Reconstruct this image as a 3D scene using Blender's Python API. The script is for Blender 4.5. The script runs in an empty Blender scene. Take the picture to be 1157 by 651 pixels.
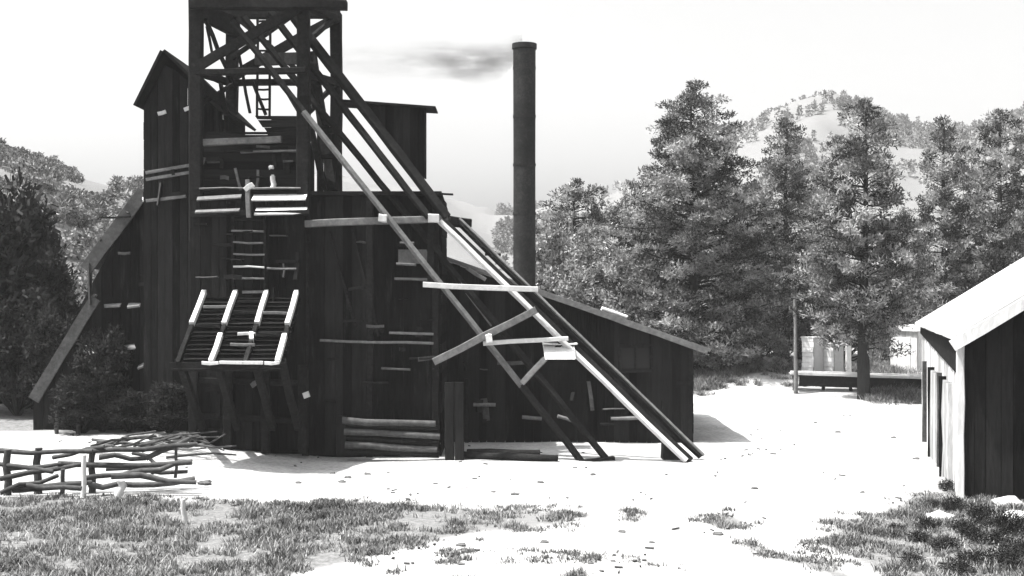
import bpy, math, random
import numpy as np
from mathutils import Vector, noise

random.seed(7)
rng = np.random.default_rng(7)
SC = bpy.context.scene
COL = SC.collection
R = math.radians

# ------------------------------------------------------------------ camera
F, CX, HY, CAMZ = 1397.0, 578.5, 330.0, 4.0          # focal length in photo pixels, horizon row, eye height
cam_d = bpy.data.cameras.new('camera')
cam = bpy.data.objects.new('camera', cam_d)
COL.objects.link(cam)
cam.location = (0, 0, CAMZ)
cam.rotation_euler = (R(90), 0, 0)
cam_d.sensor_fit = 'HORIZONTAL'
cam_d.sensor_width = 36
cam_d.lens = 36 * F / 1157.0
cam_d.shift_y = 4.5 / 1157.0
cam_d.clip_start = 0.1
cam_d.clip_end = 4000
SC.camera = cam

# ------------------------------------------------------------------ light
SUN_EL = 65.0
az = Vector((-0.98, -0.20, 0)).normalized()
sunv = Vector((az.x * math.cos(R(SUN_EL)), az.y * math.cos(R(SUN_EL)), math.sin(R(SUN_EL))))
w = bpy.data.worlds.new('World')
SC.world = w
w.use_nodes = True
nt = w.node_tree
bg = nt.nodes['Background']
sky = nt.nodes.new('ShaderNodeTexSky')
sky.sky_type = 'NISHITA'
sky.sun_disc = False
sky.sun_elevation = R(SUN_EL)
sky.sun_rotation = math.atan2(az.x, az.y)
sky.dust_density = 7.0
sky.air_density = 1.3
bw = nt.nodes.new('ShaderNodeRGBToBW')                # black and white film
nt.links.new(sky.outputs[0], bw.inputs[0])
nt.links.new(bw.outputs[0], bg.inputs['Color'])
bg.inputs['Strength'].default_value = 0.15

sd = bpy.data.lights.new('sun', 'SUN')
sd.energy = 5.0
sd.angle = R(0.5)
sd.color = (1.0, 0.985, 0.96)
so = bpy.data.objects.new('sun', sd)
COL.objects.link(so)
so.rotation_euler = (-sunv).to_track_quat('-Z', 'Y').to_euler()

SC.view_settings.view_transform = 'Standard'
SC.view_settings.look = 'None'
SC.view_settings.exposure = 1.15
SC.view_settings.gamma = 1.0
SC.view_settings.use_curve_mapping = False
SC.cycles.max_bounces = 5
SC.cycles.diffuse_bounces = 2
SC.cycles.volume_bounces = 1
SC.cycles.transparent_max_bounces = 8

# ------------------------------------------------------------------ helpers
def P(px, py, Y):
    """a point of the place from a photo pixel and a real distance"""
    return Vector(((px - CX) / F * Y, Y, CAMZ + (HY - py) / F * Y))

def sstep(a, b, x):
    t = np.clip((np.asarray(x, float) - a) / (b - a), 0, 1)
    return t * t * (3 - 2 * t)

FARB = [-900, -200, 300, 420, 520, 600, 680, 740, 800, 840, 880, 920, 960, 1000, 1060, 1120, 1160, 1300, 2200]
FARY = [250, 262, 268, 268, 262, 258, 245, 226, 190, 160, 137, 122, 130, 150, 168, 160, 142, 150, 230]

def ground_h(x, y):
    x = np.asarray(x, float); y = np.asarray(y, float)
    h = 0.38 * (1 - sstep(-8.5, -4.5, x)) * sstep(25.0, 29.0, y)
    h = h + 0.65 * sstep(46.5, 51, y) * sstep(2, 9, x)
    h = h + 15.0 * np.exp(-((x + 50) / 34.0) ** 2) * sstep(44, 98, y)
    b = x / np.maximum(y, 1.0) * F + CX
    prof = np.interp(b, FARB, FARY)
    h = h + ((HY - prof) / F * 420.0 + 4) * sstep(150, 420, y)
    return h

def gz(x, y):
    n = noise.noise(Vector((x * 0.35, y * 0.35, 3.1))) * 0.05 + noise.noise(Vector((x * 1.3, y * 1.3, 8.1))) * 0.025
    far = float(sstep(60, 160, y))
    n += far * 2.2 * noise.noise(Vector((x * 0.06, y * 0.06, 1.0))) * (1 + 1.5 * float(sstep(200, 400, y)))
    n += float(sstep(250, 420, y)) * 4.5 * abs(noise.noise(Vector((x * 0.045, y * 0.045, 5.0))))
    return float(ground_h(x, y)) + n

class MB:
    def __init__(self):
        self.v = []; self.f = []; self.smooth = []
    def add(self, vs, fs, smooth=False):
        o = len(self.v)
        self.v += [tuple(p) for p in vs]
        self.f += [tuple(i + o for i in f) for f in fs]
        self.smooth += [smooth] * len(fs)
    def hexa(self, p):
        """p: 8 points, bottom 4 then top 4, counter-clockwise seen from above"""
        self.add(p, [(3, 2, 1, 0), (4, 5, 6, 7), (0, 1, 5, 4), (1, 2, 6, 5), (2, 3, 7, 6), (3, 0, 4, 7)])
    def box(self, x0, x1, y0, y1, z0, z1):
        self.hexa([(x0, y0, z0), (x1, y0, z0), (x1, y1, z0), (x0, y1, z0), (x0, y0, z1), (x1, y0, z1), (x1, y1, z1), (x0, y1, z1)])
    def beam(self, p0, p1, wd=0.2, ht=0.2, roll=0.0, jit=0.012):
        p0 = Vector(p0); p1 = Vector(p1)
        a = (p1 - p0).normalized()
        up = Vector((0, 0, 1)) if abs(a.z) < 0.95 else Vector((0, 1, 0))
        s = a.cross(up).normalized(); u = s.cross(a).normalized()
        if roll:
            c, q = math.cos(roll), math.sin(roll)
            s, u = s * c + u * q, u * c - s * q
        L = (p1 - p0).length
        n = max(2, int(L / 0.7) + 1)
        vs = []
        b = wd * 0.09
        for k in range(n + 1):
            p = p0.lerp(p1, k / n) + s * random.uniform(-jit, jit) + u * random.uniform(-jit, jit)
            ww, hh = wd / 2 * random.uniform(.96, 1.04), ht / 2 * random.uniform(.96, 1.04)
            for (i, j) in ((-ww + b, -hh), (ww - b, -hh), (ww, -hh + b), (ww, hh - b), (ww - b, hh), (-ww + b, hh), (-ww, hh - b), (-ww, -hh + b)):
                vs.append(p + s * i + u * j)
        fs = []
        for k in range(n):
            for i in range(8):
                j = (i + 1) % 8
                fs.append((k * 8 + i, k * 8 + j, (k + 1) * 8 + j, (k + 1) * 8 + i))
        fs.append(tuple(reversed(range(8))))
        fs.append(tuple(range(n * 8, n * 8 + 8)))
        self.add(vs, fs)
    def log(self, p0, p1, r0=0.1, r1=None, crook=0.03, seg=None, ns=9):
        p0 = Vector(p0); p1 = Vector(p1); r1 = r0 if r1 is None else r1
        a = (p1 - p0).normalized()
        up = Vector((0, 0, 1)) if abs(a.z) < 0.95 else Vector((0, 1, 0))
        s = a.cross(up).normalized(); u = s.cross(a).normalized()
        L = (p1 - p0).length
        n = seg or max(3, int(L / 0.5))
        sd_ = random.uniform(0, 100)
        vs = []
        for k in range(n + 1):
            t = k / n
            e = math.sin(math.pi * t)
            p = p0.lerp(p1, t) + s * noise.noise(Vector((t * 2.2, sd_, 0))) * crook * 3 * e + u * noise.noise(Vector((t * 2.2, sd_, 9))) * crook * 3 * e
            r = (r0 + (r1 - r0) * t) * (1 + 0.16 * noise.noise(Vector((t * L * 1.3, sd_, 4))))
            for i in range(ns):
                q = 2 * math.pi * i / ns
                rr = r * (1 + .07 * noise.noise(Vector((i * 1.7, t * L, sd_))))
                vs.append(p + s * math.cos(q) * rr + u * math.sin(q) * rr)
        fs = []
        for k in range(n):
            for i in range(ns):
                j = (i + 1) % ns
                fs.append((k * ns + i, k * ns + j, (k + 1) * ns + j, (k + 1) * ns + i))
        self.add(vs, fs, True)
        self.add([vs[i] for i in range(ns)], [tuple(reversed(range(ns)))])
        self.add([vs[n * ns + i] for i in range(ns)], [tuple(range(ns))])
    def vboards(self, O, u, n, u0, u1, top, bot, bw_=0.22, th=0.03, gap=0.012, jit=0.012, skip=0.0, ragged=0.04):
        """upright boards on the plane through O along u (level), n facing out; top/bot are heights as functions of u"""
        O = Vector(O); u = Vector(u); n = Vector(n)
        x = u0
        while x < u1 - 0.02:
            b = min(bw_ * random.uniform(.8, 1.2), u1 - x)
            xa, xb = x + gap / 2, x + b - gap / 2
            x += b
            if random.random() < skip or xb - xa < .01:
                continue
            o = random.uniform(0, jit)
            tj = random.uniform(-ragged, 0); bj = random.uniform(0, ragged)
            lean = random.uniform(-.006, .006)
            pts = []
            for (hh, e, q) in ((bot, bj, 0), (top, tj, lean)):
                for (xx, d) in ((xa + q, o + th), (xb + q, o + th), (xb + q, o), (xa + q, o)):
                    p = O + u * xx + n * d
                    pts.append((p.x, p.y, hh(xx) + e))
            self.hexa(pts)
    def hboards(self, O, u, n, z0, z1, left, right, bh=0.22, th=0.03, gap=0.012, jit=0.015, skip=0.0, ragged=0.04):
        O = Vector(O); u = Vector(u); n = Vector(n)
        z = z0
        while z < z1 - 0.02:
            b = min(bh * random.uniform(.85, 1.15), z1 - z)
            za, zb = z + gap / 2, z + b - gap / 2
            z += b
            if random.random() < skip or zb - za < .01:
                continue
            o = random.uniform(0, jit); t = random.uniform(-.008, .008)
            l0, l1 = left(za), left(zb); r0, r1 = right(za), right(zb)
            e0 = random.uniform(0, ragged); e1 = random.uniform(0, ragged)
            if min(r0 - l0, r1 - l1) < .05:
                continue
            pts = []
            for (zz, l, r) in ((za, l0 + e0, r0 - e1), (zb, l1 + e0, r1 - e1)):
                for (xx, d, k) in ((l, o + th, -t), (r, o + th, t), (r, o, t), (l, o, -t)):
                    p = O + u * xx + n * d
                    pts.append((p.x, p.y, zz + k))
            self.hexa(pts)
    def prism(self, poly, d):
        """poly: points in order, extruded by vector d"""
        n = len(poly); d = Vector(d)
        vs = [Vector(p) for p in poly] + [Vector(p) + d for p in poly]
        fs = [tuple(range(n)), tuple(reversed(range(n, 2 * n)))]
        for i in range(n):
            j = (i + 1) % n
            fs.append((j, i, i + n, j + n))
        self.add(vs, fs)

def link_mesh(name, v, f, mat, parent=None, smooth=None, fix=True):
    me = bpy.data.meshes.new(name)
    me.from_pydata(v, [], f)
    if smooth is not None:
        me.polygons.foreach_set('use_smooth', smooth)
    me.materials.append(mat)
    me.update()
    if fix:
        import bmesh
        bm = bmesh.new(); bm.from_mesh(me)
        bmesh.ops.recalc_face_normals(bm, faces=bm.faces)
        bm.to_mesh(me); bm.free()
    o = bpy.data.objects.new(name, me)
    COL.objects.link(o)
    if parent:
        o.parent = parent
    return o

def wloc(o):
    l = Vector((0, 0, 0))
    while o:
        l += o.location; o = o.parent
    return l

def obj(name, mb, mat, parent=None, label=None, base=None):
    """link a builder as ONE mesh; its points are kept relative to its parent, or to its own base"""
    off = wloc(parent) if parent else (Vector(base) if base is not None else Vector((0, 0, 0)))
    v = [(a - off.x, b - off.y, c - off.z) for a, b, c in mb.v]
    o = link_mesh(name, v, mb.f, mat, parent, mb.smooth)
    if not parent and base is not None:
        o.location = base
    if label:
        o['label'] = label
    return o

def thing(name, label, cat, loc, group=None):
    o = bpy.data.objects.new(name, None)
    o.empty_display_size = 0.3
    COL.objects.link(o)
    o.location = loc
    o['label'] = label; o['category'] = cat
    if group:
        o['group'] = group
    return o

def tag(o, label, cat, group=None, kind=None):
    o['label'] = label; o['category'] = cat
    if group: o['group'] = group
    if kind: o['kind'] = kind
    return o

def one(name, fn, mat, parent, label=None):
    mb = MB(); fn(mb)
    return obj(name, mb, mat, parent, label)

# ------------------------------------------------------------------ materials
def mat_new(name, rough=0.9):
    m = bpy.data.materials.new(name); m.use_nodes = True
    b = m.node_tree.nodes['Principled BSDF']
    b.inputs['Roughness'].default_value = rough
    b.inputs['Specular IOR Level'].default_value = 0.02
    return m, m.node_tree, b

def ramp(t, src, stops):
    r = t.nodes.new('ShaderNodeValToRGB')
    while len(r.color_ramp.elements) < len(stops):
        r.color_ramp.elements.new(0.5)
    for e, (p, c) in zip(r.color_ramp.elements, stops):
        e.position = p; e.color = (c, c, c, 1)
    t.links.new(src, r.inputs[0])
    return r

def texnoise(t, scale, detail=6, rough=.6, vec=None, stretch=None):
    n = t.nodes.new('ShaderNodeTexNoise')
    n.inputs['Scale'].default_value = scale; n.inputs['Detail'].default_value = detail; n.inputs['Roughness'].default_value = rough
    tc = t.nodes.new('ShaderNodeTexCoord')
    if stretch:
        mp = t.nodes.new('ShaderNodeMapping'); mp.inputs['Scale'].default_value = stretch
        t.links.new(tc.outputs['Object'], mp.inputs[0]); t.links.new(mp.outputs[0], n.inputs['Vector'])
    else:
        t.links.new(tc.outputs['Object'], n.inputs['Vector'])
    return n

def mathn(t, op, a, b):
    n = t.nodes.new('ShaderNodeMath'); n.operation = op
    for i, q in enumerate((a, b)):
        if hasattr(q, 'links') or hasattr(q, 'node'): t.links.new(q, n.inputs[i])
        else: n.inputs[i].default_value = q
    return n.outputs[0]

def wood(name, lo, hi, stretch=(6, 6, .7), var=.45, rough=.88, worn_=.55, wornc=.045):
    m, t, b = mat_new(name, rough)
    n1 = texnoise(t, 3.0, 8, .65, stretch=stretch)
    n2 = texnoise(t, 0.9, 4, .6)
    geo = t.nodes.new('ShaderNodeNewGeometry')
    mix = mathn(t, 'MULTIPLY', n1.outputs['Fac'], .6)
    mix = mathn(t, 'ADD', mix, mathn(t, 'MULTIPLY', n2.outputs['Fac'], .4))
    isl = mathn(t, 'MULTIPLY', mathn(t, 'SUBTRACT', geo.outputs['Random Per Island'], .5), var)
    mix = mathn(t, 'ADD', mix, isl)
    r = ramp(t, mix, [(.25, lo), (.5, (lo + hi) / 2.3), (.75, hi)])
    n3 = texnoise(t, 2.2, 10, .75, stretch=(stretch[0] * .45, stretch[1] * .45, stretch[2] * .45))
    worn = ramp(t, n3.outputs['Fac'], [(.56, 0), (.72, worn_)])
    wm = t.nodes.new('ShaderNodeMix'); wm.data_type = 'RGBA'
    t.links.new(worn.outputs[0], wm.inputs['Factor']); t.links.new(r.outputs[0], wm.inputs['A']); wm.inputs['B'].default_value = (wornc, wornc, wornc, 1)
    r = wm; r_out = wm.outputs['Result']
    t.links.new(r_out, b.inputs['Base Color'])
    bp = t.nodes.new('ShaderNodeBump'); bp.inputs['Strength'].default_value = .7; bp.inputs['Distance'].default_value = .02
    t.links.new(n1.outputs['Fac'], bp.inputs['Height']); t.links.new(bp.outputs[0], b.inputs['Normal'])
    return m

M = {}
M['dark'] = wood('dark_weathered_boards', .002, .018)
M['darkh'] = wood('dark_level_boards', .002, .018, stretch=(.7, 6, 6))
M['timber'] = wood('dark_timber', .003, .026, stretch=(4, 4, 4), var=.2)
M['grey'] = wood('grey_weathered_timber', .06, .22, stretch=(3, 3, 3), var=.25)
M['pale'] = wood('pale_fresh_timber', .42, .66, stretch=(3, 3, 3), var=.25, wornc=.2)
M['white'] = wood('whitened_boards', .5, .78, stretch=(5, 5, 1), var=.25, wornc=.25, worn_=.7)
M['pole'] = wood('fence_pole_wood', .02, .11, stretch=(3, 3, 3), var=.4)
M['roof'] = wood('roofing_boards', .08, .2, stretch=(1, 5, 5))
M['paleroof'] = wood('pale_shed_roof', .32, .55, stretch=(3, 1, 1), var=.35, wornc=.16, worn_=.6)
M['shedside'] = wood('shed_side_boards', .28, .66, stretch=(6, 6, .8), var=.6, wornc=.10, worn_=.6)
M['nearblack'] = wood('near_black_boards', .006, .02)  # very dark plain board tone
M['bark'] = wood('pine_bark', .012, .045, stretch=(5, 5, 1))

m, t, b = mat_new('stack_iron', .6)
n1 = texnoise(t, .8, 6, .65); n2 = texnoise(t, 12, 5, .75)
r = ramp(t, mathn(t, 'ADD', mathn(t, 'MULTIPLY', n1.outputs['Fac'], .6), mathn(t, 'MULTIPLY', n2.outputs['Fac'], .4)), [(.3, .012), (.5, .024), (.7, .055)])
t.links.new(r.outputs[0], b.inputs['Base Color']); b.inputs['Metallic'].default_value = .0
M['iron'] = m
m, t, b = mat_new('window_glass', .15); b.inputs['Base Color'].default_value = (.02, .02, .02, 1); b.inputs['Specular IOR Level'].default_value = .2
M['glass'] = m
m, t, b = mat_new('stone')
r = ramp(t, texnoise(t, 6, 6).outputs['Fac'], [(.3, .3), (.7, .55)]); t.links.new(r.outputs[0], b.inputs['Base Color'])
M['stone'] = m
m, t, b = mat_new('dark_stone')
r = ramp(t, texnoise(t, 6, 6).outputs['Fac'], [(.3, .05), (.7, .14)]); t.links.new(r.outputs[0], b.inputs['Base Color'])
M['dstone'] = m

def leafmat(name, lo, hi, rough=.7):
    m, t, b = mat_new(name, rough)
    at = t.nodes.new('ShaderNodeAttribute'); at.attribute_name = 'tone'
    r = ramp(t, at.outputs['Fac'], [(0, lo), (1, hi)])
    t.links.new(r.outputs[0], b.inputs['Base Color'])
    tr = t.nodes.new('ShaderNodeBsdfTranslucent')
    t.links.new(r.outputs[0], tr.inputs['Color'])
    mx = t.nodes.new('ShaderNodeMixShader'); mx.inputs[0].default_value = .12
    t.links.new(b.outputs[0], mx.inputs[1]); t.links.new(tr.outputs[0], mx.inputs[2])
    t.links.new(mx.outputs[0], t.nodes['Material Output'].inputs['Surface'])
    return m
M['needle'] = leafmat('pine_needles', .02, .36)
M['leaf'] = leafmat('bush_leaves', .03, .36)
M['darkleaf'] = leafmat('dark_leaves', .008, .045)
M['grass'] = leafmat('dry_grass', .05, .40)

# ground: pale dust with darker soil where grass grows
m, t, b = mat_new('pale_dirt', .95)
at = t.nodes.new('ShaderNodeAttribute'); at.attribute_name = 'soil'
n1 = texnoise(t, .7, 8, .65); n2 = texnoise(t, 9, 6, .7)
dirt = ramp(t, mathn(t, 'ADD', mathn(t, 'MULTIPLY', n1.outputs['Fac'], .5), mathn(t, 'MULTIPLY', n2.outputs['Fac'], .5)), [(.32, .13), (.46, .29), (.66, .46)])
soil = ramp(t, n2.outputs['Fac'], [(.3, .07), (.7, .21)])
mx = t.nodes.new('ShaderNodeMix'); mx.data_type = 'RGBA'
fac = mathn(t, 'ADD', at.outputs['Fac'], mathn(t, 'MULTIPLY', mathn(t, 'SUBTRACT', n2.outputs['Fac'], .5), 1.2))
fr = ramp(t, fac, [(.35, 0), (.65, 1)])
t.links.new(fr.outputs[0], mx.inputs['Factor']); t.links.new(dirt.outputs[0], mx.inputs['A']); t.links.new(soil.outputs[0], mx.inputs['B'])
t.links.new(mx.outputs['Result'], b.inputs['Base Color'])
bp = t.nodes.new('ShaderNodeBump'); bp.inputs['Strength'].default_value = .6; bp.inputs['Distance'].default_value = .05
t.links.new(n2.outputs['Fac'], bp.inputs['Height']); t.links.new(bp.outputs[0], b.inputs['Normal'])
M['ground'] = m

# ------------------------------------------------------------------ ground
def px_of(x, y):
    d = np.maximum(y, 1.0)
    return x / d * F + CX, HY + CAMZ * F / d

def grass_amount(x, y):
    """0..1, where grass grows on the yard"""
    px, py = px_of(np.asarray(x, float), np.asarray(y, float))
    top = np.interp(px, [-200, 40, 200, 400, 600, 740], [556, 560, 565, 566, 573, 580])
    bot = np.interp(px, [-200, 230, 330, 430, 520, 640, 745], [760, 720, 655, 632, 612, 602, 588])
    a = sstep(-4, 8, py - top) * sstep(-4, 14, bot - py) * (1 - sstep(700, 760, px))
    a = a * np.interp(px, [0, 250, 420, 620, 750], [1, .95, .8, .62, .4])
    ledge = np.interp(py, [545, 560, 575, 595, 620, 651, 760], [1075, 1010, 960, 895, 900, 960, 1010])
    r_ = sstep(-10, 70, px - ledge) * sstep(548, 562, py)
    r_ = r_ * np.interp(px, [890, 1000, 1080, 1160], [.55, .75, .95, 1.0])
    clump = np.exp(-((px - 818) / 24) ** 2 - ((py - 590) / 9) ** 2) * .9
    arc_y = np.interp(px, [830, 870, 930, 1000], [612, 626, 645, 670])
    arc = np.exp(-((py - arc_y) / 7) ** 2) * sstep(826, 850, px) * .7
    sp = np.exp(-((px - 690) / 60) ** 2 - ((py - 640) / 10) ** 2) * .35 + np.exp(-((px - 520) / 110) ** 2 - ((py - 640) / 14) ** 2) * .3
    bank = sstep(424, 430, py) * (1 - sstep(446 - (px - 785) * .12, 451 - (px - 785) * .12, py)) * sstep(770, 790, px) * (1 - sstep(890, 905, px))
    bank2 = sstep(426, 432, py) * (1 - sstep(452, 459, py)) * sstep(968, 985, px) * (1 - sstep(1035, 1050, px)) * .9
    rut = 0
    for off in (0, 46):
        ry = np.interp(px, [560, 640, 760, 860, 930, 990], [668 + off * .6, 630 + off * .5, 566 + off * .3, 520 + off * .16, 490 + off * .1, 462])
        rut = np.maximum(rut, np.exp(-((py - ry) / (2 + (py - 440) * .03)) ** 2) * .52 * sstep(455, 500, py))
    g_rut = rut
    wood_floor = (np.asarray(y) > 51.5) * 1.0
    left = (1 - sstep(-11.5, -10, x)) * sstep(31, 33.5, y)
    g = np.maximum.reduce([a, r_, clump, arc, sp, bank, bank2, left])
    return np.clip(g, 0, 1), wood_floor, g_rut

def build_ground():
    xs = np.concatenate([-np.geomspace(520, 16, 110)[:-1], np.linspace(-16, 16, 210), np.geomspace(16, 520, 110)[1:]])
    ys = np.concatenate([np.linspace(-20, 13, 12)[:-1], np.linspace(13, 36, 170), np.linspace(36, 62, 80)[1:], np.geomspace(62, 820, 110)[1:]])
    nx, ny = len(xs), len(ys)
    v = []; so_ = []
    for y in ys:
        g, wf, rt = grass_amount(xs, np.full(nx, y))
        for i, x in enumerate(xs):
            v.append((x, y, gz(x, y)))
            s = max(g[i], rt[i], .75 * wf[i] * (1 - float(sstep(140, 260, y)))) if y < 140 else .95 + .10 * noise.noise(Vector((x * .04, y * .04, 2)))
            hillbare = noise.noise(Vector((x * .05, y * .05, 2)))
            if y > 62:
                s = s * (.75 + .6 * hillbare) if y < 140 else s
                if x < -20 and y < 140: s = max(s, .9 + .2 * hillbare)
            so_.append(s)
    f = [(j * nx + i, j * nx + i + 1, (j + 1) * nx + i + 1, (j + 1) * nx + i) for j in range(ny - 1) for i in range(nx - 1)]
    o = link_mesh('ground', v, f, M['ground'], None, [True] * len(f), fix=False)
    a = o.data.attributes.new('soil', 'FLOAT', 'POINT')
    a.data.foreach_set('value', np.array(so_, dtype=np.float32))
    o['kind'] = 'structure'
build_ground()

# ------------------------------------------------------------------ mine: gabled tower at the left, behind the headframe
DX, DN = Vector((1, 0, 0)), Vector((0, -1, 0))
def X_(px, Y): return (px - CX) / F * Y
def Z_(py, Y): return CAMZ + (HY - py) / F * Y
def const(c): return lambda q: c

Yt = 32.0
tw = thing('gabled_tower', 'tall narrow dark boarded tower with a steep lopsided gable, left of the headframe', 'tower', (X_(205, Yt), Yt, gz(X_(205, Yt), Yt)))
xl, xr, xa = X_(163, Yt), X_(251, Yt), X_(188, Yt)
ze, za = Z_(119, Yt), Z_(66, Yt)
topf = lambda x: np.interp(x, [xl, xa, xr], [ze, za - .1, ze - .05]).item()
def f(mb):
    mb.vboards((0, Yt, 0), DX, DN, xl, xr, topf, const(.2), .2)
    mb.box(xl, xr, Yt + .04, Yt + .08, .2, ze)
    mb.hboards((xl, 0, 0), (0, 1, 0), (-1, 0, 0), .2, ze, const(Yt + .05), const(Yt + 2.6), .25)
    mb.hboards((xr, 0, 0), (0, 1, 0), (1, 0, 0), .2, ze, const(Yt + .05), const(Yt + 2.6), .25)
    mb.box(xl, xr, Yt + 2.6, Yt + 2.65, .2, ze)
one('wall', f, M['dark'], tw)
def f(mb):
    e, y0, y1 = .10, Yt - .35, Yt + 2.9
    a = Vector((xa, y0, za + .12))
    for (p, q) in ((a, P(153, 120, Yt - .35)), (a, P(258, 130, Yt - .35))):
        d = (q - p).normalized(); n = Vector((-d.z, 0, d.x)); n = n if n.z > 0 else -n
        mb.prism([p, q, q + n * .07, p + n * .07 + (a - p)], (0, y1 - y0, 0))
one('roof', f, M['dark'], tw)
for (px, py, wpx) in ((183, 126, 9), (212, 121, 8)):
    one('bright_spot_board', lambda mb: mb.beam(P(px - wpx / 2, py + 3, Yt - .09), P(px + wpx / 2, py, Yt - .09), .05, .1), M['pale'], tw)  # pale strips painted in for bright spots under the tower roof
for (x0, y0, x1, y1) in ((165, 196, 222, 186), (165, 203, 222, 194), (165, 227, 210, 222)):
    one('girt', lambda mb: mb.beam(P(x0, y0, Yt - .1), P(x1, y1, Yt - .1), .07, .08), M['grey'], tw)

# ------------------------------------------------------------------ left wing with raking edge
Yw = 32.6
wg = thing('side_wing', 'dark sloping boarded wing stepping down to the left of the gabled tower', 'wing', (X_(120, Yw), Yw, gz(X_(120, Yw), Yw)))
edge_px = [(36, 452), (105, 338), (101, 304), (160, 214)]
def rake(x):
    px = x / Yw * F + CX
    return Z_(float(np.interp(px, [36, 103, 160, 240], [452, 318, 216, 216])), Yw)
def f(mb):
    mb.vboards((0, Yw, 0), DX, DN, X_(38, Yw), X_(232, Yw), lambda x: rake(x) - .1, const(.2), .24, skip=.03)
    mb.prism([P(40, 455, Yw + .09), P(103, 322, Yw + .09), P(160, 220, Yw + .09), P(232, 220, Yw + .09), P(232, 490, Yw + .09), P(40, 490, Yw + .09)], (0, .06, 0))
    mb.prism([P(40, 455, Yw + 3), P(103, 322, Yw + 3), P(160, 220, Yw + 3), P(232, 220, Yw + 3), P(232, 480, Yw + 3), P(40, 480, Yw + 3)], (0, .06, 0))
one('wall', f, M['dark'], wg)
def f(mb):
    for (a, c) in (((98, 304), (162, 214)), ((38, 448), (108, 334))):
        p, q = P(*a, Yw - .2), P(*c, Yw - .2)
        n = Vector((-(q - p).z, 0, (q - p).x)).normalized() * .07
        mb.prism([p, q, q + n, p + n], (0, 3.4, 0))
one('roof', f, M['roof'], wg)
one('verge_board', lambda mb: mb.beam(P(97, 305, Yw - .24), P(162, 216, Yw - .24), .05, .34), M['pole'], wg)
one('verge_board', lambda mb: mb.beam(P(38, 452, Yw - .24), P(108, 337, Yw - .24), .05, .3), M['pole'], wg)
one('verge_board', lambda mb: mb.beam(P(103, 345, Yw - .22), P(101, 298, Yw - .22), .05, .22), M['pole'], wg)
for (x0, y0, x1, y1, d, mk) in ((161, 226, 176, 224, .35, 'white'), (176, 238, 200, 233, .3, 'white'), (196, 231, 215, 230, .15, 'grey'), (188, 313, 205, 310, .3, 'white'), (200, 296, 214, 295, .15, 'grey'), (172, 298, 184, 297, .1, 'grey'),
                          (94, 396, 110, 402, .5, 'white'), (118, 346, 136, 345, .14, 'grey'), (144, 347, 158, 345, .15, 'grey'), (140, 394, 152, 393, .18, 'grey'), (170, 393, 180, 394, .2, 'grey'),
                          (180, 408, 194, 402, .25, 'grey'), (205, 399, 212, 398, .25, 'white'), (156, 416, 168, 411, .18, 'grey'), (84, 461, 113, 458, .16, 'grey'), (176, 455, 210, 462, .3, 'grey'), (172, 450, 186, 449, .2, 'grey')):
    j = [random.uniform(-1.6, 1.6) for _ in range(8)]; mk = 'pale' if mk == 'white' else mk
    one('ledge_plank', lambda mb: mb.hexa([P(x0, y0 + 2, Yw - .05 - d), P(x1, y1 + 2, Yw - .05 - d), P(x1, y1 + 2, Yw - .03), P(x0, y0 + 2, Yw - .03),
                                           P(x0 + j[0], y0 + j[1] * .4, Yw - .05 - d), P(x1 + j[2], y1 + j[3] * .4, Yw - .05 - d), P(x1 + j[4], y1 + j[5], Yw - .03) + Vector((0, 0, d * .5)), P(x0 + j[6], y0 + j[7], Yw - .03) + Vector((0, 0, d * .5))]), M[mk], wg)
for px in (64, 88):
    one('prop', lambda mb: mb.log(P(px, 490, 31.6), P(px, 468, 31.6), .06, .05), M['pole'], wg)

# ------------------------------------------------------------------ ore bin house (left block) and the shaft house (right block)
Yb = 29.75
ob = thing('ore_bin_house', 'dark boarded ore bin house under the headframe, behind the inclined chute', 'building', (X_(280, Yb), Yb, .35))
bxl, bxr, bzt = X_(216, Yb), X_(345, Yb), Z_(226, Yb)
def f(mb):
    mb.vboards((0, Yb, 0), DX, DN, bxl, bxr, const(bzt), const(.2), .21)
    mb.box(bxl, bxr, Yb + .04, Yb + .08, .1, bzt - .02)
    mb.hboards((bxl, 0, 0), (0, 1, 0), (-1, 0, 0), .2, bzt, const(Yb + .05), const(Yb + 4.4), .25)
    mb.box(bxl + .05, bxr - .05, Yb + .1, Yb + 4.4, bzt - .1, bzt - .04)
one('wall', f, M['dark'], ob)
for (x0, y0, x1, y1) in ((216, 470, 345, 476), (216, 430, 345, 433)):
    one('girt', lambda mb: mb.beam(P(x0, y0, Yb - .12), P(x1, y1, Yb - .12), .12, .14), M['timber'], ob)
for px in (219, 258, 300, 342):
    one('post', lambda mb: mb.beam((X_(px, Yb - .2), Yb - .2, .15), (X_(px, Yb - .2), Yb - .2, Z_(412, Yb)), .2, .2), M['timber'], ob)
one('bracket', lambda mb: mb.beam(P(284, 436, Yb - .3), P(292, 431, Yb - .3), .1, .12), M['grey'], ob)
one('bracket', lambda mb: mb.beam(P(343, 447, Yb - .3), P(349, 445, Yb - .3), .14, .14), M['white'], ob)

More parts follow.
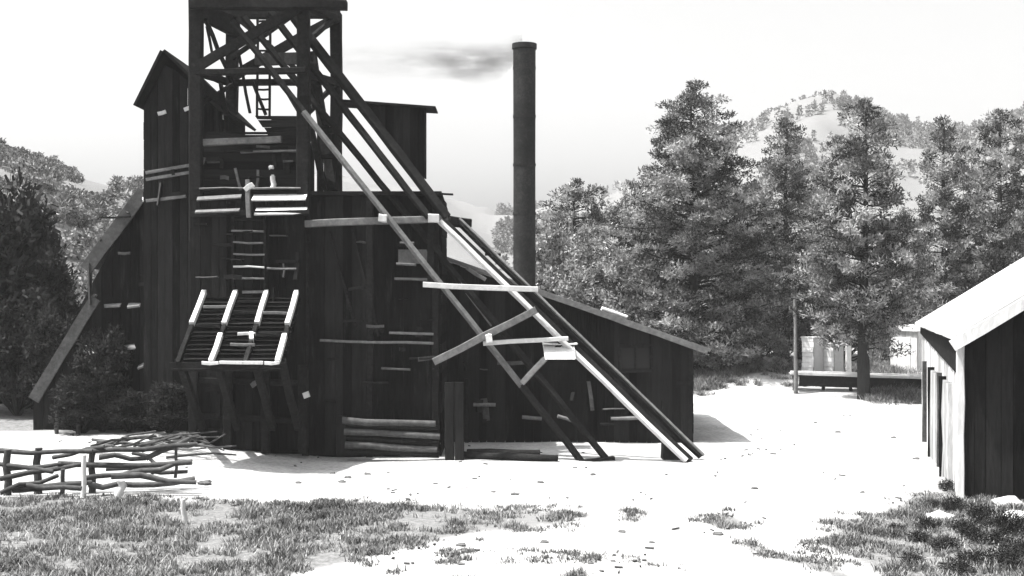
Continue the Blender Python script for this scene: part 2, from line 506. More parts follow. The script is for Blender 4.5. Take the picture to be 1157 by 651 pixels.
Ys = 30.15
sh = thing('shaft_house', 'dark boarded flat-topped shaft house between ore bin and hoist house', 'building', (X_(420, Ys), Ys, .02))
sxl, sxr, szt = X_(345, Ys) + .0, X_(497, Ys), Z_(221, Ys)
def f(mb):
    mb.vboards((0, Ys, 0), DX, DN, sxl, sxr, const(szt), const(-.02), .23, skip=.01)
    mb.box(sxl, sxr, Ys + .05, Ys + .09, -.05, szt - .02)
    mb.hboards((sxr, 0, 0), (0, 1, 0), (1, 0, 0), 0, szt, const(Ys + .05), const(Ys + 2.6), .25)
    mb.box(sxl, sxr, Ys + 2.6, Ys + 2.65, 0, szt)
one('wall', f, M['dark'], sh)
def f(mb):
    mb.hexa([(sxl, Ys - .2, szt), (sxr + .05, Ys - .2, szt), (sxr + .05, Ys + 2.8, szt - .25), (sxl, Ys + 2.8, szt - .25),
             (sxl, Ys - .2, szt + .09), (sxr + .05, Ys - .2, szt + .09), (sxr + .05, Ys + 2.8, szt - .16), (sxl, Ys + 2.8, szt - .16)])
one('roof', f, M['dark'], sh)
one('roof_board', lambda mb: mb.beam(P(480, 219, Ys - .1), P(512, 220, Ys - .1), .18, .04), M['timber'], sh)
for (x0, y0, x1, y1, mk) in ((362, 385, 490, 388, 'grey'), (440, 376, 490, 378, 'grey'), (446, 315, 484, 316, 'grey'), (448, 298, 470, 299, 'grey'), (452, 275, 468, 275, 'grey')):
    one('ledge_plank', lambda mb: mb.beam(P(x0, y0, Ys - .12), P(x1, y1, Ys - .12), .2, .06), M[mk], sh)
for (px, y0) in ((345, 250), (418, 225), (492, 225)):
    one('post', lambda mb: mb.beam((X_(px, Ys - .1), Ys - .1, -.05), (X_(px, Ys - .1), Ys - .1, Z_(y0, Ys)), .16, .16), M['timber'], sh)
for (x0, y0, x1, y1) in ((398, 258, 428, 380), (372, 262, 402, 372)):
    one('brace', lambda mb: mb.beam(P(x0, y0, Ys - .1), P(x1, y1, Ys - .1), .06, .12), M['timber'], sh)
one('wall_panel', lambda mb: mb.prism([P(450, 282, Ys - .06), P(482, 282, Ys - .06), P(486, 298, Ys - .06), P(450, 298, Ys - .06)], (0, .02, 0)), M['grey'], sh)
def f(mb):
    mb.vboards((0, 31.2, 0), DX, DN, X_(358, 31.2), X_(383, 31.2), const(Z_(142, 31.2)), const(szt), .2)
one('upper_wall', f, M['dark'], sh)

def clutter(parent, n, x0, x1, y0, y1, Y, seed, mats=('pole', 'timber', 'nearblack', 'timber', 'pole')):
    rd = random.Random(seed)
    for k in range(n):
        px, py = rd.uniform(x0, x1), rd.uniform(y0, y1)
        if rd.random() < .45: continue
        L = rd.uniform(6, 34)
        a = rd.choice((rd.uniform(-.06, .06), rd.uniform(-.06, .06), rd.uniform(-.1, .1), rd.uniform(1.45, 1.7)))
        q = P(px + L * math.cos(a), py + L * math.sin(a), Y - rd.uniform(.06, .3))
        q.z = max(q.z, .15)
        wd, ht = rd.choice(((.04, .1), (.1, .05), (.07, .07), (.18, .03)))
        one('loose_board', lambda mb: mb.beam(P(px, py, Y - rd.uniform(.06, .3)), q, wd, ht, jit=.02), M[rd.choice(mats)], parent)
clutter(wg, 34, 112, 205, 235, 470, Yw, 1)
clutter(ob, 12, 218, 262, 250, 325, Yb, 2)
clutter(ob, 10, 300, 342, 250, 325, Yb, 3)
clutter(ob, 12, 225, 340, 425, 490, Yb, 4)
clutter(sh, 30, 350, 480, 262, 470, Ys, 5)
clutter(hh_later, 0, 0, 1, 0, 1, 33, 6) if False else None
# upper deck house under the tower
Yd = 30.35
dh = thing('deck_house', 'dark boarded deck house between the headframe legs, above the ladder and white planks', 'building', (X_(284, Yd), Yd, bzt))
def f(mb):
    mb.hboards((0, Yd, 0), DX, DN, bzt - .05, Z_(156, Yd), const(X_(224, Yd)), const(X_(345, Yd)), .2)
    mb.box(X_(226, Yd), X_(343, Yd), Yd + .05, Yd + .08, bzt, Z_(157, Yd))
    mb.box(X_(345, Yd) - .04, X_(345, Yd), Yd + .1, Yd + 1.4, bzt, Z_(157, Yd))
one('wall', f, M['darkh'], dh)
def f(mb):
    mb.hboards((0, 31.6, 0), DX, DN, Z_(160, 31.6), Z_(131, 31.6), lambda z: np.interp(z, [Z_(152, 31.6), Z_(131, 31.6)], [X_(302, 31.6), X_(288, 31.6)]).item(), const(X_(347, 31.6)), .18)
    mb.box(X_(306, 31.6), X_(347, 31.6), 31.65, 32.6, Z_(154, 31.6), Z_(134, 31.6))
one('hopper', f, M['darkh'], dh)
def f(mb):
    mb.hboards((0, 31.7, 0), DX, DN, Z_(160, 31.7), Z_(149, 31.7), const(X_(232, 31.7)), const(X_(310, 31.7)), .18)
one('sill', f, M['darkh'], dh)
one('top_beam', lambda mb: mb.beam(P(222, 162, Yd - .2), P(318, 158, Yd - .2), .18, .16), M['grey'], dh)
one('ledge_plank', lambda mb: mb.beam(P(272, 172, Yd - .12), P(340, 170, Yd - .12), .14, .05), M['grey'], dh)
one('short_post', lambda mb: (mb.log(P(308, 213, Yd - .35), P(308, 199, Yd - .35), .07, .06), mb.beam(P(308, 199, Yd - .1), P(308, 199, Yd - .4), .05, .05)), M['pale'], dh)  # short pale post with a stub arm, carries no lamp
one('knob', lambda mb: mb.log(P(304, 190, Yd - .3), P(309, 189, Yd - .3), .05, .05, ns=8), M['white'], dh)
for (x0, y0, x1, y1) in ((231, 178, 226, 196), (266, 190, 272, 215), (292, 192, 290, 214)):
    one('stud', lambda mb: mb.beam(P(x0, y0, Yd - .1), P(x1, y1, Yd - .1), .06, .07), M['grey'], dh)

def tilt_plank(name, x0, y0, x1, y1, Y, hpx, mk, parent, depth=.28):
    """plank leaning back from its lower front edge"""
    def f(mb):
        a, c = P(x0, y0 + hpx, Y), P(x1, y1 + hpx, Y)
        h = hpx / F * Y
        bk = Vector((0, depth, h))
        th = Vector((0, -.03, .03)) * 0 + Vector((0, .02, -.03))
        mb.hexa([a + th, c + th, c + bk + th, a + bk + th, a, c, c + bk, a + bk])
    return one(name, f, M[mk], parent)
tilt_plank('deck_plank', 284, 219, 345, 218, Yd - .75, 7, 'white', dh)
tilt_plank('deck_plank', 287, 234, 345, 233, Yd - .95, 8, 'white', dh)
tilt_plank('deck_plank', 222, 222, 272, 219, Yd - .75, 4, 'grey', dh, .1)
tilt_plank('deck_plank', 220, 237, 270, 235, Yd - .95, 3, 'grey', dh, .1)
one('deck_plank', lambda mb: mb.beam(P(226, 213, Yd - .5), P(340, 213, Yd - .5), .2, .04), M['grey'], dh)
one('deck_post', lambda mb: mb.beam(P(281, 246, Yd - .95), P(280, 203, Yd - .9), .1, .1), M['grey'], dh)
one('deck_post', lambda mb: mb.beam(P(277, 215, Yd - .93), P(286, 208, Yd - .93), .1, .12), M['pale'], dh)
one('joist', lambda mb: mb.beam(P(350, 240, Yd - .9), P(216, 242, Yd - .7), .12, .12), M['timber'], dh)

# ------------------------------------------------------------------ ladder and chute on the ore bin
ld = thing('wall_ladder', 'short dark ladder with worn rungs against the ore bin, above the chute', 'ladder', P(281, 325, Yb - .2))
for px in (263, 299):
    one('rail', lambda mb: mb.beam(P(px, 326, Yb - .2), P(px, 244, Yb - .12), .06, .08), M['timber'], ld)
for (py, x0, x1, mk) in ((248, 264, 298, 'timber'), (261, 262, 298, 'grey'), (274, 264, 297, 'grey'), (287, 264, 299, 'grey'), (301, 264, 299, 'pale'), (314, 264, 299, 'grey')):
    one('rung', lambda mb: mb.beam(P(x0, py, Yb - .2), P(x1, py + 1, Yb - .2), .12, .045), M[mk], ld)
one('footboard', lambda mb: mb.beam(P(302, 303, Yb - .2), P(335, 304, Yb - .2), .16, .05), M['grey'], ld)

ch = thing('ore_chute', 'open slatted ore chute sloping out of the bin house on four pale stringers', 'chute', P(278, 412, 27.9))
def cp(px0, t):
    """point on the chute slope: px0 is the stringer's column at the top, t the way down"""
    X = X_(px0, 29.6); Y = 29.6 - 2.45 * t
    return Vector((X, Y, 4.0 - 1.58 * t))
def f(mb):
    mb.prism([cp(226, 0) - Vector((0, 0, .16)), cp(340, 0) - Vector((0, 0, .16)), cp(340, .97) - Vector((0, 0, .16)), cp(226, .97) - Vector((0, 0, .16))], (0, 0, -.03))
    for k in range(16):
        a, c = cp(226, .02 + k * .0605), cp(340, .02 + k * .0605)
        mb.beam(a - Vector((0, 0, .12)), c - Vector((0, 0, .12)), .172, .03, roll=0)
one('chute_floor', f, M['nearblack'], ch)
for (px, t0, t1, mk) in ((231, 0, .47, 'white'), (266, 0, .47, 'white'), (301, 0, .46, 'white'), (335, 0, .48, 'white'), (266, .62, .97, 'white'), (335, .63, .97, 'white')):
    one('stringer', lambda mb: mb.beam(cp(px, t0), cp(px, t1), .11, .13), M[mk], ch)
for (px, t0, t1) in ((266, .47, .62), (335, .48, .63), (231, .47, .97), (301, .46, .97)):
    one('stringer', lambda mb: mb.beam(cp(px, t0) - Vector((0, 0, .04)), cp(px, t1) - Vector((0, 0, .04)), .1, .1), M['timber'], ch)
for (p0, p1, t, mk) in ((257, 274, .99, 'white'), (275, 320, .985, 'white'), (322, 337, .99, 'white'), (274, 300, 0.0, 'grey'), (272, 300, .14, 'timber'), (236, 264, .22, 'grey'), (272, 296, .3, 'timber'), (304, 332, .31, 'grey'), (284, 303, .6, 'pale'), (280, 306, .75, 'grey'), (236, 262, .5, 'timber'), (304, 332, .62, 'timber')):
    one('cross_slat', lambda mb: mb.beam(cp(p0, t), cp(p1, t), .09, .07), M[mk], ch)
one('latch', lambda mb: mb.beam(cp(299, .6), cp(301, .7), .1, .14), M['white'], ch)
for px in (231, 270, 310, 338):
    one('leg', lambda mb: mb.beam(cp(px, .9) - Vector((0, 0, .12)), Vector((cp(px, .9).x, Yb - .32, .75)), .16, .16), M['timber'], ch)
one('apron_board', lambda mb: mb.beam(cp(222, .95) - Vector((0, 0, .15)), cp(342, .95) - Vector((0, 0, .15)), .06, .2), M['timber'], ch)
# ------------------------------------------------------------------ headframe
hf = thing('mine_headframe', 'tall open timber headframe with crossed braces and long slanting back struts', 'headframe', (-6.3, 31.9, .2))
YF, YR = 30.0, 33.6
LX, RX = X_(222, YF), X_(343, YF)
ztop = Z_(-22, YF)
for (x, y, mk, s) in ((LX, YF, 'timber', .3), (RX, YF, 'timber', .3), (X_(262, YR), YR, 'timber', .3), (X_(380, YR), YR, 'timber', .3)):
    zb = bzt - 1.0 if x < X_(370, YR) else szt - .3
    one('leg', lambda mb: mb.beam((x, y, zb), (x, y, ztop), s, s), M['timber'], hf)
one('leg', lambda mb: mb.beam(P(352, 60, 31.8), P(376, 216, 31.0), .24, .24), M['timber'], hf)
TB = M['timber']
def hb(name, a, c, w_=.2, h_=.2, mk='timber'):
    return one(name, lambda mb: mb.beam(P(*a), P(*c), w_, h_), M[mk], hf)
hb('crossbeam', (216, 5, 29.8), (392, 6, 29.8), .3, .22)
hb('crossbeam', (222, 16, 33.4), (384, 16, 33.4), .25, .24)
hb('crossbeam', (222, 82, 29.85), (346, 80, 29.85), .2, .14)
hb('crossbeam', (262, 94, 33.4), (384, 92, 33.4), .2, .16)
hb('crossbeam', (216, -24, 29.8), (392, -24, 29.8), .3, .22)
for (a, c) in (((224, 5, 30), (262, 22, 33.5)), ((344, 5, 30), (381, 22, 33.5)), ((224, 82, 30), (262, 94, 33.5)), ((344, 82, 30), (381, 94, 33.5))):
    hb('side_beam', a, c, .18, .18)
hb('brace', (222, 76, 29.8), (338, 8, 29.8), .1, .24)
hb('brace', (264, 86, 33.3), (380, 20, 33.3), .12, .26)
hb('brace', (290, 68, 33.0), (352, 66, 31.0), .12, .3)
hb('brace', (224, 12, 30.2), (268, 34, 33.2), .16, .4)
hb('brace', (226, 96, 30.2), (264, 132, 33.0), .16, .3)
hb('brace', (345, 40, 30), (381, 84, 33.4), .14, .16)
hb('brace', (233, 30, 30.2), (240, 60, 30.2), .06, .06)
hb('brace', (285, 92, 32), (300, 130, 32), .08, .08)
hb('brace', (250, 95, 31.5), (256, 130, 31.5), .1, .1)
for (a, c, w_) in (((262, 66, 33.3), (330, 18, 33.3), .1), ((268, 20, 33.3), (346, 88, 33.3), .1), ((232, 22, 30.3), (262, 92, 32), .08), ((345, 50, 30.2), (378, 20, 33), .1), ((345, 130, 30.2), (378, 96, 33.2), .1), ((350, 98, 30.5), (372, 150, 31.5), .1),
                   ((270, 60, 32), (282, 128, 32), .07), ((318, 92, 33), (338, 126, 33), .1), ((225, 118, 30.1), (262, 96, 32.6), .08), ((352, 145, 30.3), (366, 215, 30.6), .14), ((358, 150, 30.8), (376, 148, 30.8), .1), ((356, 178, 30.8), (380, 176, 30.8), .1)):
    hb('lattice_brace', a, c, w_, w_ * 1.3)
for k, py in enumerate(range(24, 124, 11)):
    hb('ladder_rung', (291, py, 33.0), (305, py + .5, 33.0), .05, .05)
for px in (291, 305):
    hb('ladder_rail', (px, 132, 33.0), (px, -10, 33.0), .06, .07)
hb('bracket', (284, 18, 31.8), (302, 17, 31.8), .1, .1)
def strut(name, a, c, r0, r1, mk, lab=None):
    return one(name, lambda mb: mb.beam(P(*a), P(*c), r0, r1, roll=R(38)), M[mk], hf, lab)
strut('back_strut', (262, 24, 29.78), (344, 127, 29.62), .12, .12, 'timber')
strut('back_strut', (343, 126, 29.6), (590, 436, 29.27), .115, .115, 'grey')
strut('back_strut', (589, 435, 29.29), (658, 523, 29.2), .13, .13, 'timber')
strut('back_strut', (276, 20, 30.6), (688, 522, 29.35), .13, .13, 'timber')
strut('back_strut', (305, 14, 30.5), (484, 246, 29.6), .14, .14, 'timber')
strut('back_strut', (332, 20, 30.4), (505, 246, 29.65), .2, .2, 'timber')
strut('lower_strut', (497, 250, 29.4), (775, 521, 29.1), .11, .11, 'pale', 'pale strip coloured as the lit edge of the lower strut, running to the ground')  # pale strip colours in the strut's lit top edge
strut('lower_strut', (501, 250, 29.52), (780, 521, 29.22), .15, .15, 'timber')  # dark strip beside it colours in the shaded side
strut('lower_strut', (517, 250, 30.05), (792, 516, 29.45), .13, .13, 'timber')
strut('lit_edge_strip', (519, 247, 30.0), (795, 515, 29.4), .06, .06, 'grey')  # grey strip colours in the lit edge of the second strut
hb('crossbeam', (345, 253, 29.72), (506, 247, 29.72), .2, .17, 'grey')
hb('crossbeam', (478, 322, 29.05), (608, 327, 29.05), .14, .13, 'pale')
hb('crossbeam', (546, 388, 29.1), (642, 383, 29.1), .14, .1, 'pale')
hb('crossbeam', (548, 287, 30.2), (566, 288, 30.2), .12, .07, 'timber')
hb('brace', (490, 409, 29.0), (606, 350, 29.0), .12, .17, 'grey')
hb('beam_end', (504, 249, 29.9), (528, 253, 30.4), .3, .22)
hb('splice_block', (496, 247, 29.3), (484, 247, 29.3), .2, .2, 'pale')
hb('cleat', (428, 246, 29.3), (437, 247, 29.3), .2, .18, 'pale')
hb('cleat', (549, 383, 28.9), (556, 382, 28.9), .15, .2, 'white')
hb('brace', (528, 330, 29.9), (556, 368, 29.9), .08, .1, 'grey')
hb('prop', (487, 248, 29.9), (487, 322, 29.9), .16, .16)
hb('brace', (527, 303, 32.0), (549, 316, 32.0), .08, .1, 'grey')
hb('brace', (640, 383, 29.3), (612, 408, 29.3), .1, .1)

def f(mb):      # footing under the lower struts
    a = [P(750, 500, 29.4), P(778, 520, 29.4), P(778, 526, 29.4), P(749, 526, 29.4)]
    mb.prism(a, (0, .5, 0))
one('footing', f, M['timber'], hf)
one('footing', lambda mb: mb.beam(P(640, 525, 29.1), P(694, 519, 29.3), .2, .14), M['timber'], hf)

# boarded hood hung on the back struts
clutter(dh, 14, 228, 335, 165, 212, Yd, 9)
clutter(tw, 10, 168, 215, 150, 235, Yt, 10)
hd = thing('strut_hood', 'dark three-cornered boarded hood with a thin flat roof on the back struts', 'hood', P(470, 190, 30.6))
Yh = 30.6
dl = lambda x: Z_(np.interp(x / Yh * F + CX, [384, 480], [98, 216]).item(), Yh)
def f(mb):
    zt = lambda x: Z_(np.interp(x / Yh * F + CX, [384, 482], [114, 121]).item(), Yh)
    mb.vboards((0, Yh, 0), DX, DN, X_(398, Yh), X_(480, Yh), zt, lambda x: min(zt(x) - .05, dl(x)), .2, ragged=.02)
    mb.prism([P(398, 116, Yh + .05), P(479, 121, Yh + .05), P(479, 210, Yh + .05)], (0, .06, 0))
    mb.prism([P(480, 121, Yh), P(480, 200, Yh), P(480, 200, Yh) + Vector((0, .6, 0)), P(480, 121, Yh) + Vector((0, .6, 0))], (-.03, 0, 0))
one('wall', f, M['dark'], hd)
one('roof', lambda mb: mb.prism([P(384, 112, Yh - .2), P(492, 120, Yh - .2), P(492, 122, Yh - .2), P(384, 115, Yh - .2)], (0, 1.0, 0)), M['timber'], hd)

bx = thing('wooden_box', 'small white painted box fixed on the slanting struts, with a prop below', 'box', P(632, 404, 28.9))
def f(mb):
    a, c = P(616, 406, 28.8), P(650, 406, 28.8)
    a2, c2 = P(614, 391, 28.9), P(650, 391, 28.9)
    d = Vector((0, .3, 0)); k = Vector((0, .42, 0))
    mb.hexa([a, c, c + d, a + d, a2 + k, c2 + k, c2 + k + d, a2 + k + d])
one('body', f, M['white'], bx)
one('lid', lambda mb: mb.beam(P(613, 388.5, 29.4), P(652, 388.5, 29.4), .36, .04), M['white'], bx)
one('prop', lambda mb: mb.beam(P(616, 405, 28.95), P(590, 433, 29.1), .09, .13), M['grey'], bx)

# ------------------------------------------------------------------ hoist house (right wing)
Yq = 33.0
hh = thing('hoist_house', 'long low dark hoist house with one roof slope falling to the right', 'building', (X_(640, Yq), Yq, 0))
qx0, qx1 = X_(499, Yq), X_(782, Yq)
roofz = lambda x: Z_(np.interp(x / Yq * F + CX, [497, 785], [291, 391]).item(), Yq)
wx0, wx1, wz0, wz1 = X_(700, Yq), X_(736, Yq), Z_(419, Yq), Z_(391, Yq)
def f(mb):
    mb.vboards((0, Yq, 0), DX, DN, qx0, wx0, lambda x: roofz(x) - .03, const(-.05), .25, skip=.01)
    mb.vboards((0, Yq, 0), DX, DN, wx1, qx1, lambda x: roofz(x) - .03, const(-.05), .25)
    mb.vboards((0, Yq, 0), DX, DN, wx0, wx1, const(wz0), const(-.05), .25)
    mb.vboards((0, Yq, 0), DX, DN, wx0, wx1, lambda x: roofz(x) - .03, const(wz1), .25)
    mb.prism([(qx0, Yq + .25, -.1), (qx1, Yq + .25, -.1), (qx1, Yq + .25, roofz(qx1) - .05), (qx0, Yq + .25, roofz(qx0) - .05)], (0, .05, 0))
    mb.hboards((qx1, 0, 0), (0, 1, 0), (1, 0, 0), -.05, roofz(qx1) - .05, const(Yq), const(Yq + 7), .25)
    mb.box(qx0, qx1, Yq + 7, Yq + 7.05, 0, roofz(qx1) - .05)
one('wall', f, M['dark'], hh)
def f(mb):
    y0 = Yq - .35
    a, c = Vector((X_(494, Yq), y0, roofz(qx0) + .03)), P(800, 397, Yq); c.y = y0
    n = Vector((.33, 0, .94)) * .09
    mb.prism([a, c, c + n, a + n], (0, 7.6, 0))
one('roof', f, M['roof'], hh)
one('verge_board', lambda mb: mb.beam(P(602, 327.5, Yq - .39), P(800, 397, Yq - .39), .04, .15), M['grey'], hh)
one('rafter_tail', lambda mb: mb.beam(P(780, 389, Yq - .3), P(815, 405, Yq - .3), .07, .07), M['timber'], hh)
one('loose_board', lambda mb: mb.beam(P(680, 348, Yq + .3), P(708, 358, Yq + .3), .4, .1), M['white'], hh)
wn = one('window', lambda mb: (mb.beam((wx0, Yq - .05, wz1), (wx1, Yq - .05, wz1), .06, .09), mb.beam((wx0, Yq - .05, wz0), (wx1, Yq - .05, wz0), .1, .08),
                               mb.beam((wx0, Yq - .05, wz0), (wx0, Yq - .05, wz1), .08, .06), mb.beam((wx1, Yq - .05, wz0), (wx1, Yq - .05, wz1), .08, .06),
                               mb.beam(((wx0 + wx1) / 2, Yq - .03, wz0), ((wx0 + wx1) / 2, Yq - .03, wz1), .05, .04)), M['timber'], hh)
one('pane', lambda mb: mb.box(wx0, wx1, Yq + .02, Yq + .04, wz0, wz1), M['glass'], wn)
one('corner_board', lambda mb: mb.beam((qx1 - .06, Yq - .06, 0), (qx1 - .06, Yq - .06, roofz(qx1) - .06), .12, .04), M['timber'], hh)
for (x0, y0, x1, y1, mk) in ((535, 457, 560, 458, 'grey'), (590, 471, 612, 473, 'grey'), (630, 470, 648, 476, 'grey'), (690, 473, 730, 472, 'grey'), (583, 433, 590, 432, 'grey')):
    one('ledge_plank', lambda mb: mb.beam(P(x0, y0, Yq - .2), P(x1, y1, Yq - .2), .26, .08), M[mk], hh)
clutter(hh, 16, 515, 600, 405, 485, Yq, 7)
clutter(hh, 10, 600, 765, 420, 485, Yq, 8)
one('door_post', lambda mb: mb.beam(P(527, 500, Yq - .1), P(527, 428, Yq - .1), .1, .12), M['timber'], hh)

# smokestack
YS = 37.0
st = thing('smokestack', 'tall plain iron smokestack rising behind the hoist house roof', 'chimney', (X_(592.5, YS), YS, 0))
def tube(mb, cx, cy, prof, ns=48):
    vs = []; fs = []
    for (r_, z) in prof:
        for i in range(ns):
            q = 2 * math.pi * i / ns
            vs.append((cx + r_ * math.cos(q), cy + r_ * math.sin(q), z))
    for k in range(len(prof) - 1):
        for i in range(ns):
            j = (i + 1) % ns
            fs.append((k * ns + i, k * ns + j, (k + 1) * ns + j, (k + 1) * ns + i))
    mb.add(vs, fs, False)
zt_ = Z_(51, YS)
def f(mb):
    prof = [(.335, 0), (.335, 4), (.33, 8), (.338, zt_), (.31, zt_), (.30, zt_ - 1.5)]
    tube(mb, st.location.x, YS, prof)
one('pipe', f, M['iron'], st)
one('rim', lambda mb: tube(mb, st.location.x, YS, [(.35, zt_ - .14), (.372, zt_ - .12), (.372, zt_ + .03), (.33, zt_ + .03), (.33, zt_ - .1)]), M['iron'], st)

for z in np.arange(4.9, zt_ - .5, 1.45):
    one('seam_band', lambda mb: tube(mb, st.location.x, YS, [(.32, z - .035), (.345, z - .035), (.345, z + .035), (.32, z + .035)]), M['iron'], st)
# ------------------------------------------------------------------ log crib and timbers on the ground
cr = thing('log_crib', 'low crib of stacked logs against the foot of the shaft house', 'crib', P(442, 514, 29.4))
for (y0, y1, x0, x1, mk) in ((475, 479, 387, 492, 'grey'), (488, 493, 389, 497, 'grey'), (503, 508, 390, 494, 'grey'), (481, 485, 386, 495, 'timber'), (495, 499, 388, 495, 'timber'), (511, 514, 388, 496, 'timber')):
    yy = 29.3 if mk == 'grey' else 29.4
    mk = 'pole' if mk == 'grey' else 'nearblack'  # near-black logs fill the dark gaps between the others
    one('log', lambda mb: mb.log(P(x0, y0, yy), P(x1, y1, yy), .085, .075), M[mk], cr)
for px in (386, 508, 519):
    one('post', lambda mb: mb.beam(P(px, 520 if px > 400 else 512, 29.35), P(px, 432 if px > 400 else 470, 29.4), .22, .2), M['nearblack'], cr)
def gl(px, py):     # ground point seen at a photo pixel (yard is flat)
    Y = CAMZ * F / (py - HY)
    return Vector((X_(px, Y), Y, gz(X_(px, Y), Y)))
for i, (a, c, r_, lab) in enumerate((((528, 514), (610, 516), .09, 'thin dark log lying in front of the hoist house, farther of two'), ((524, 519), (630, 523), .10, 'dark log lying nearest the strut feet, longer of two'))):
    p, q = gl(*a), gl(*c)
    mb = MB(); mb.log(p + Vector((0, 0, r_ * .8)), q + Vector((0, 0, r_ * .8)), r_, r_ * .8)
    tag(obj('fallen_log', mb, M['timber'], base=p), lab, 'log', 'logs lying before the hoist house')

# ------------------------------------------------------------------ right shed
C0 = Vector((X_(1086, 23.8), 23.8, 0))
d_ = Vector((.26, 1, 0)).normalized(); g_ = Vector((1, -.26, 0)).normalized()
SL, SW, SE, SK = 10.4, 6.0, 3.17, .64
rs = thing('wooden_shed', 'gabled shed with a pale roof and light boarded side wall, at the right', 'shed', C0 + d_ * SL / 2 + g_ * SW / 2)
def f(mb):
    gt = lambda t: SE + SK * min(t, SW - t)
    mb.vboards(C0, g_, -d_, 0, SW, gt, const(-.1), .24, th=.025)
    mb.prism([C0 + g_ * .02 + d_ * .05 + Vector((0, 0, -.1)), C0 + g_ * (SW - .02) + d_ * .05 + Vector((0, 0, -.1)), C0 + g_ * (SW - .02) + d_ * .05 + Vector((0, 0, SE - .02)), C0 + g_ * SW / 2 + d_ * .05 + Vector((0, 0, SE + SK * SW / 2 - .02)), C0 + g_ * .02 + d_ * .05 + Vector((0, 0, SE - .02))], d_ * .04)
    mb.vboards(C0 + d_ * SL, g_, d_, 0, SW, gt, const(-.1), .24)
    mb.vboards(C0 + g_ * SW, d_, g_, 0, SL, const(SE), const(-.1), .24)
one('wall', f, M['dark'], rs, 'end wall of upright boards, its shade put into the dark colour')  # walls away from the sun get their shade as dark colour
def f(mb):
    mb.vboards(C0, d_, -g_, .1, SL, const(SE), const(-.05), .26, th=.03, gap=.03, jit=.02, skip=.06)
one('wall', f, M['shedside'], rs, 'streaky side wall of upright boards, coloured light as the sunny side')  # sunlit side of the same shed, brightness put into the board colour
for s in (3.9, 8.6):
    p = C0 + d_ * s - g_ * .075
    one('batten', lambda mb: mb.beam(p + Vector((0, 0, .1)), p + Vector((0, 0, 2.2)), .14, .04), M['pole'], rs)
one('eave_shade_board', lambda mb: mb.prism([C0 + d_ * .02 - g_ * .05 + Vector((0, 0, SE - .75)), C0 + d_ * SL - g_ * .05 + Vector((0, 0, SE - .3)), C0 + d_ * SL - g_ * .05 + Vector((0, 0, SE - .03)), C0 + d_ * .02 - g_ * .05 + Vector((0, 0, SE - .03))], -g_ * .03), M['timber'], rs)  # dark tapering strip painted in as the eave's shade on the side wall
def f(mb):
    p = C0 + d_ * .12 + g_ * .2
    mb.prism([p + Vector((0, 0, -.1)), p + d_ * (SL - .2) + Vector((0, 0, -.1)), p + d_ * (SL - .2) + Vector((0, 0, SE)), p + Vector((0, 0, SE))], g_ * .05)
one('inner_wall', f, M['dark'], rs)
dr = None
for s in (1.3, 4.6):
    def f(mb):
        p = C0 + d_ * s - g_ * .05
        for k in range(5):
            q = p + d_ * k * .26
            mb.beam(q + Vector((0, 0, .1)), q + Vector((0, 0, 2.15)), .235, .04)
    dr = one('door', f, M['shedside'], rs)
    one('door_gap', lambda mb: mb.beam(C0 + d_ * (s + 1.42) - g_ * .045 + Vector((0, 0, .05)), C0 + d_ * (s + 1.42) - g_ * .045 + Vector((0, 0, 2.2)), .3, .03), M['dark'], dr)
oh, vo = .2, .42
def slope(mb, side):
    up = Vector((0, 0, 1))
    def rp(t, s):   # t across from the left wall, s along
        z = SE + SK * (t if side < 0 else SW - t) + .05
        return C0 + g_ * t + d_ * s + up * z
    t0, t1 = (-oh, SW / 2) if side < 0 else (SW + oh, SW / 2)
    n = 16
    for k in range(n):
        s0, s1 = -vo + (SL + vo + .35) * k / n, -vo + (SL + vo + .35) * (k + 1) / n - .012
        th = up * .05; j = up * random.uniform(0, .012)
        mb.hexa([rp(t0, s0) + j, rp(t1, s0) + j, rp(t1, s1) + j, rp(t0, s1) + j, rp(t0, s0) + th + j, rp(t1, s0) + th + j, rp(t1, s1) + th + j, rp(t0, s1) + th + j])
one('roof', lambda mb: (slope(mb, -1), slope(mb, 1)), M['paleroof'], rs)
for (t0, t1) in ((-oh, SW / 2), (SW + oh, SW / 2)):
    zf = lambda t: SE + SK * (min(t, SW - t)) - .07
    one('barge_board', lambda mb: mb.beam(C0 + g_ * t0 - d_ * (vo + .03) + Vector((0, 0, zf(t0))), C0 + g_ * t1 - d_ * (vo + .03) + Vector((0, 0, zf(t1))), .035, .22), M['white'], rs)
one('corner_board', lambda mb: mb.beam(C0 - d_ * .06 - g_ * .02 + Vector((0, 0, 0)), C0 - d_ * .06 - g_ * .02 + Vector((0, 0, SE - .05)), .15, .06, roll=math.atan2(.26, 1)), M['white'], rs)

# ------------------------------------------------------------------ far yard: flume, privy, frame, post, crates
fl = thing('plank_flume', 'long low pale plank flume on short posts below the pines', 'flume', (X_(965, 48), 48, 0))
def f(mb):
    mb.beam(P(893, 422, 48), P(1046, 427, 48), .5, .05); mb.beam(P(893, 420.5, 48.2), P(1046, 425.5, 48.2), .05, .14); mb.beam(P(893, 422, 47.72), P(1046, 427, 47.72), .05, .1)
one('trough', f, M['white'], fl)
one('shade_board', lambda mb: mb.beam(P(903, 430, 47.9), P(1046, 434, 47.9), .05, .42), M['timber'], fl)  # dark board added for the shade beneath the trough
for px in (897, 930, 962, 995, 1030):
    one('post', lambda mb: mb.log((X_(px, 48.05), 48.05, gz(X_(px, 48), 48) - .1), (X_(px, 48.05), 48.05, .74), .07), M['timber'], fl)

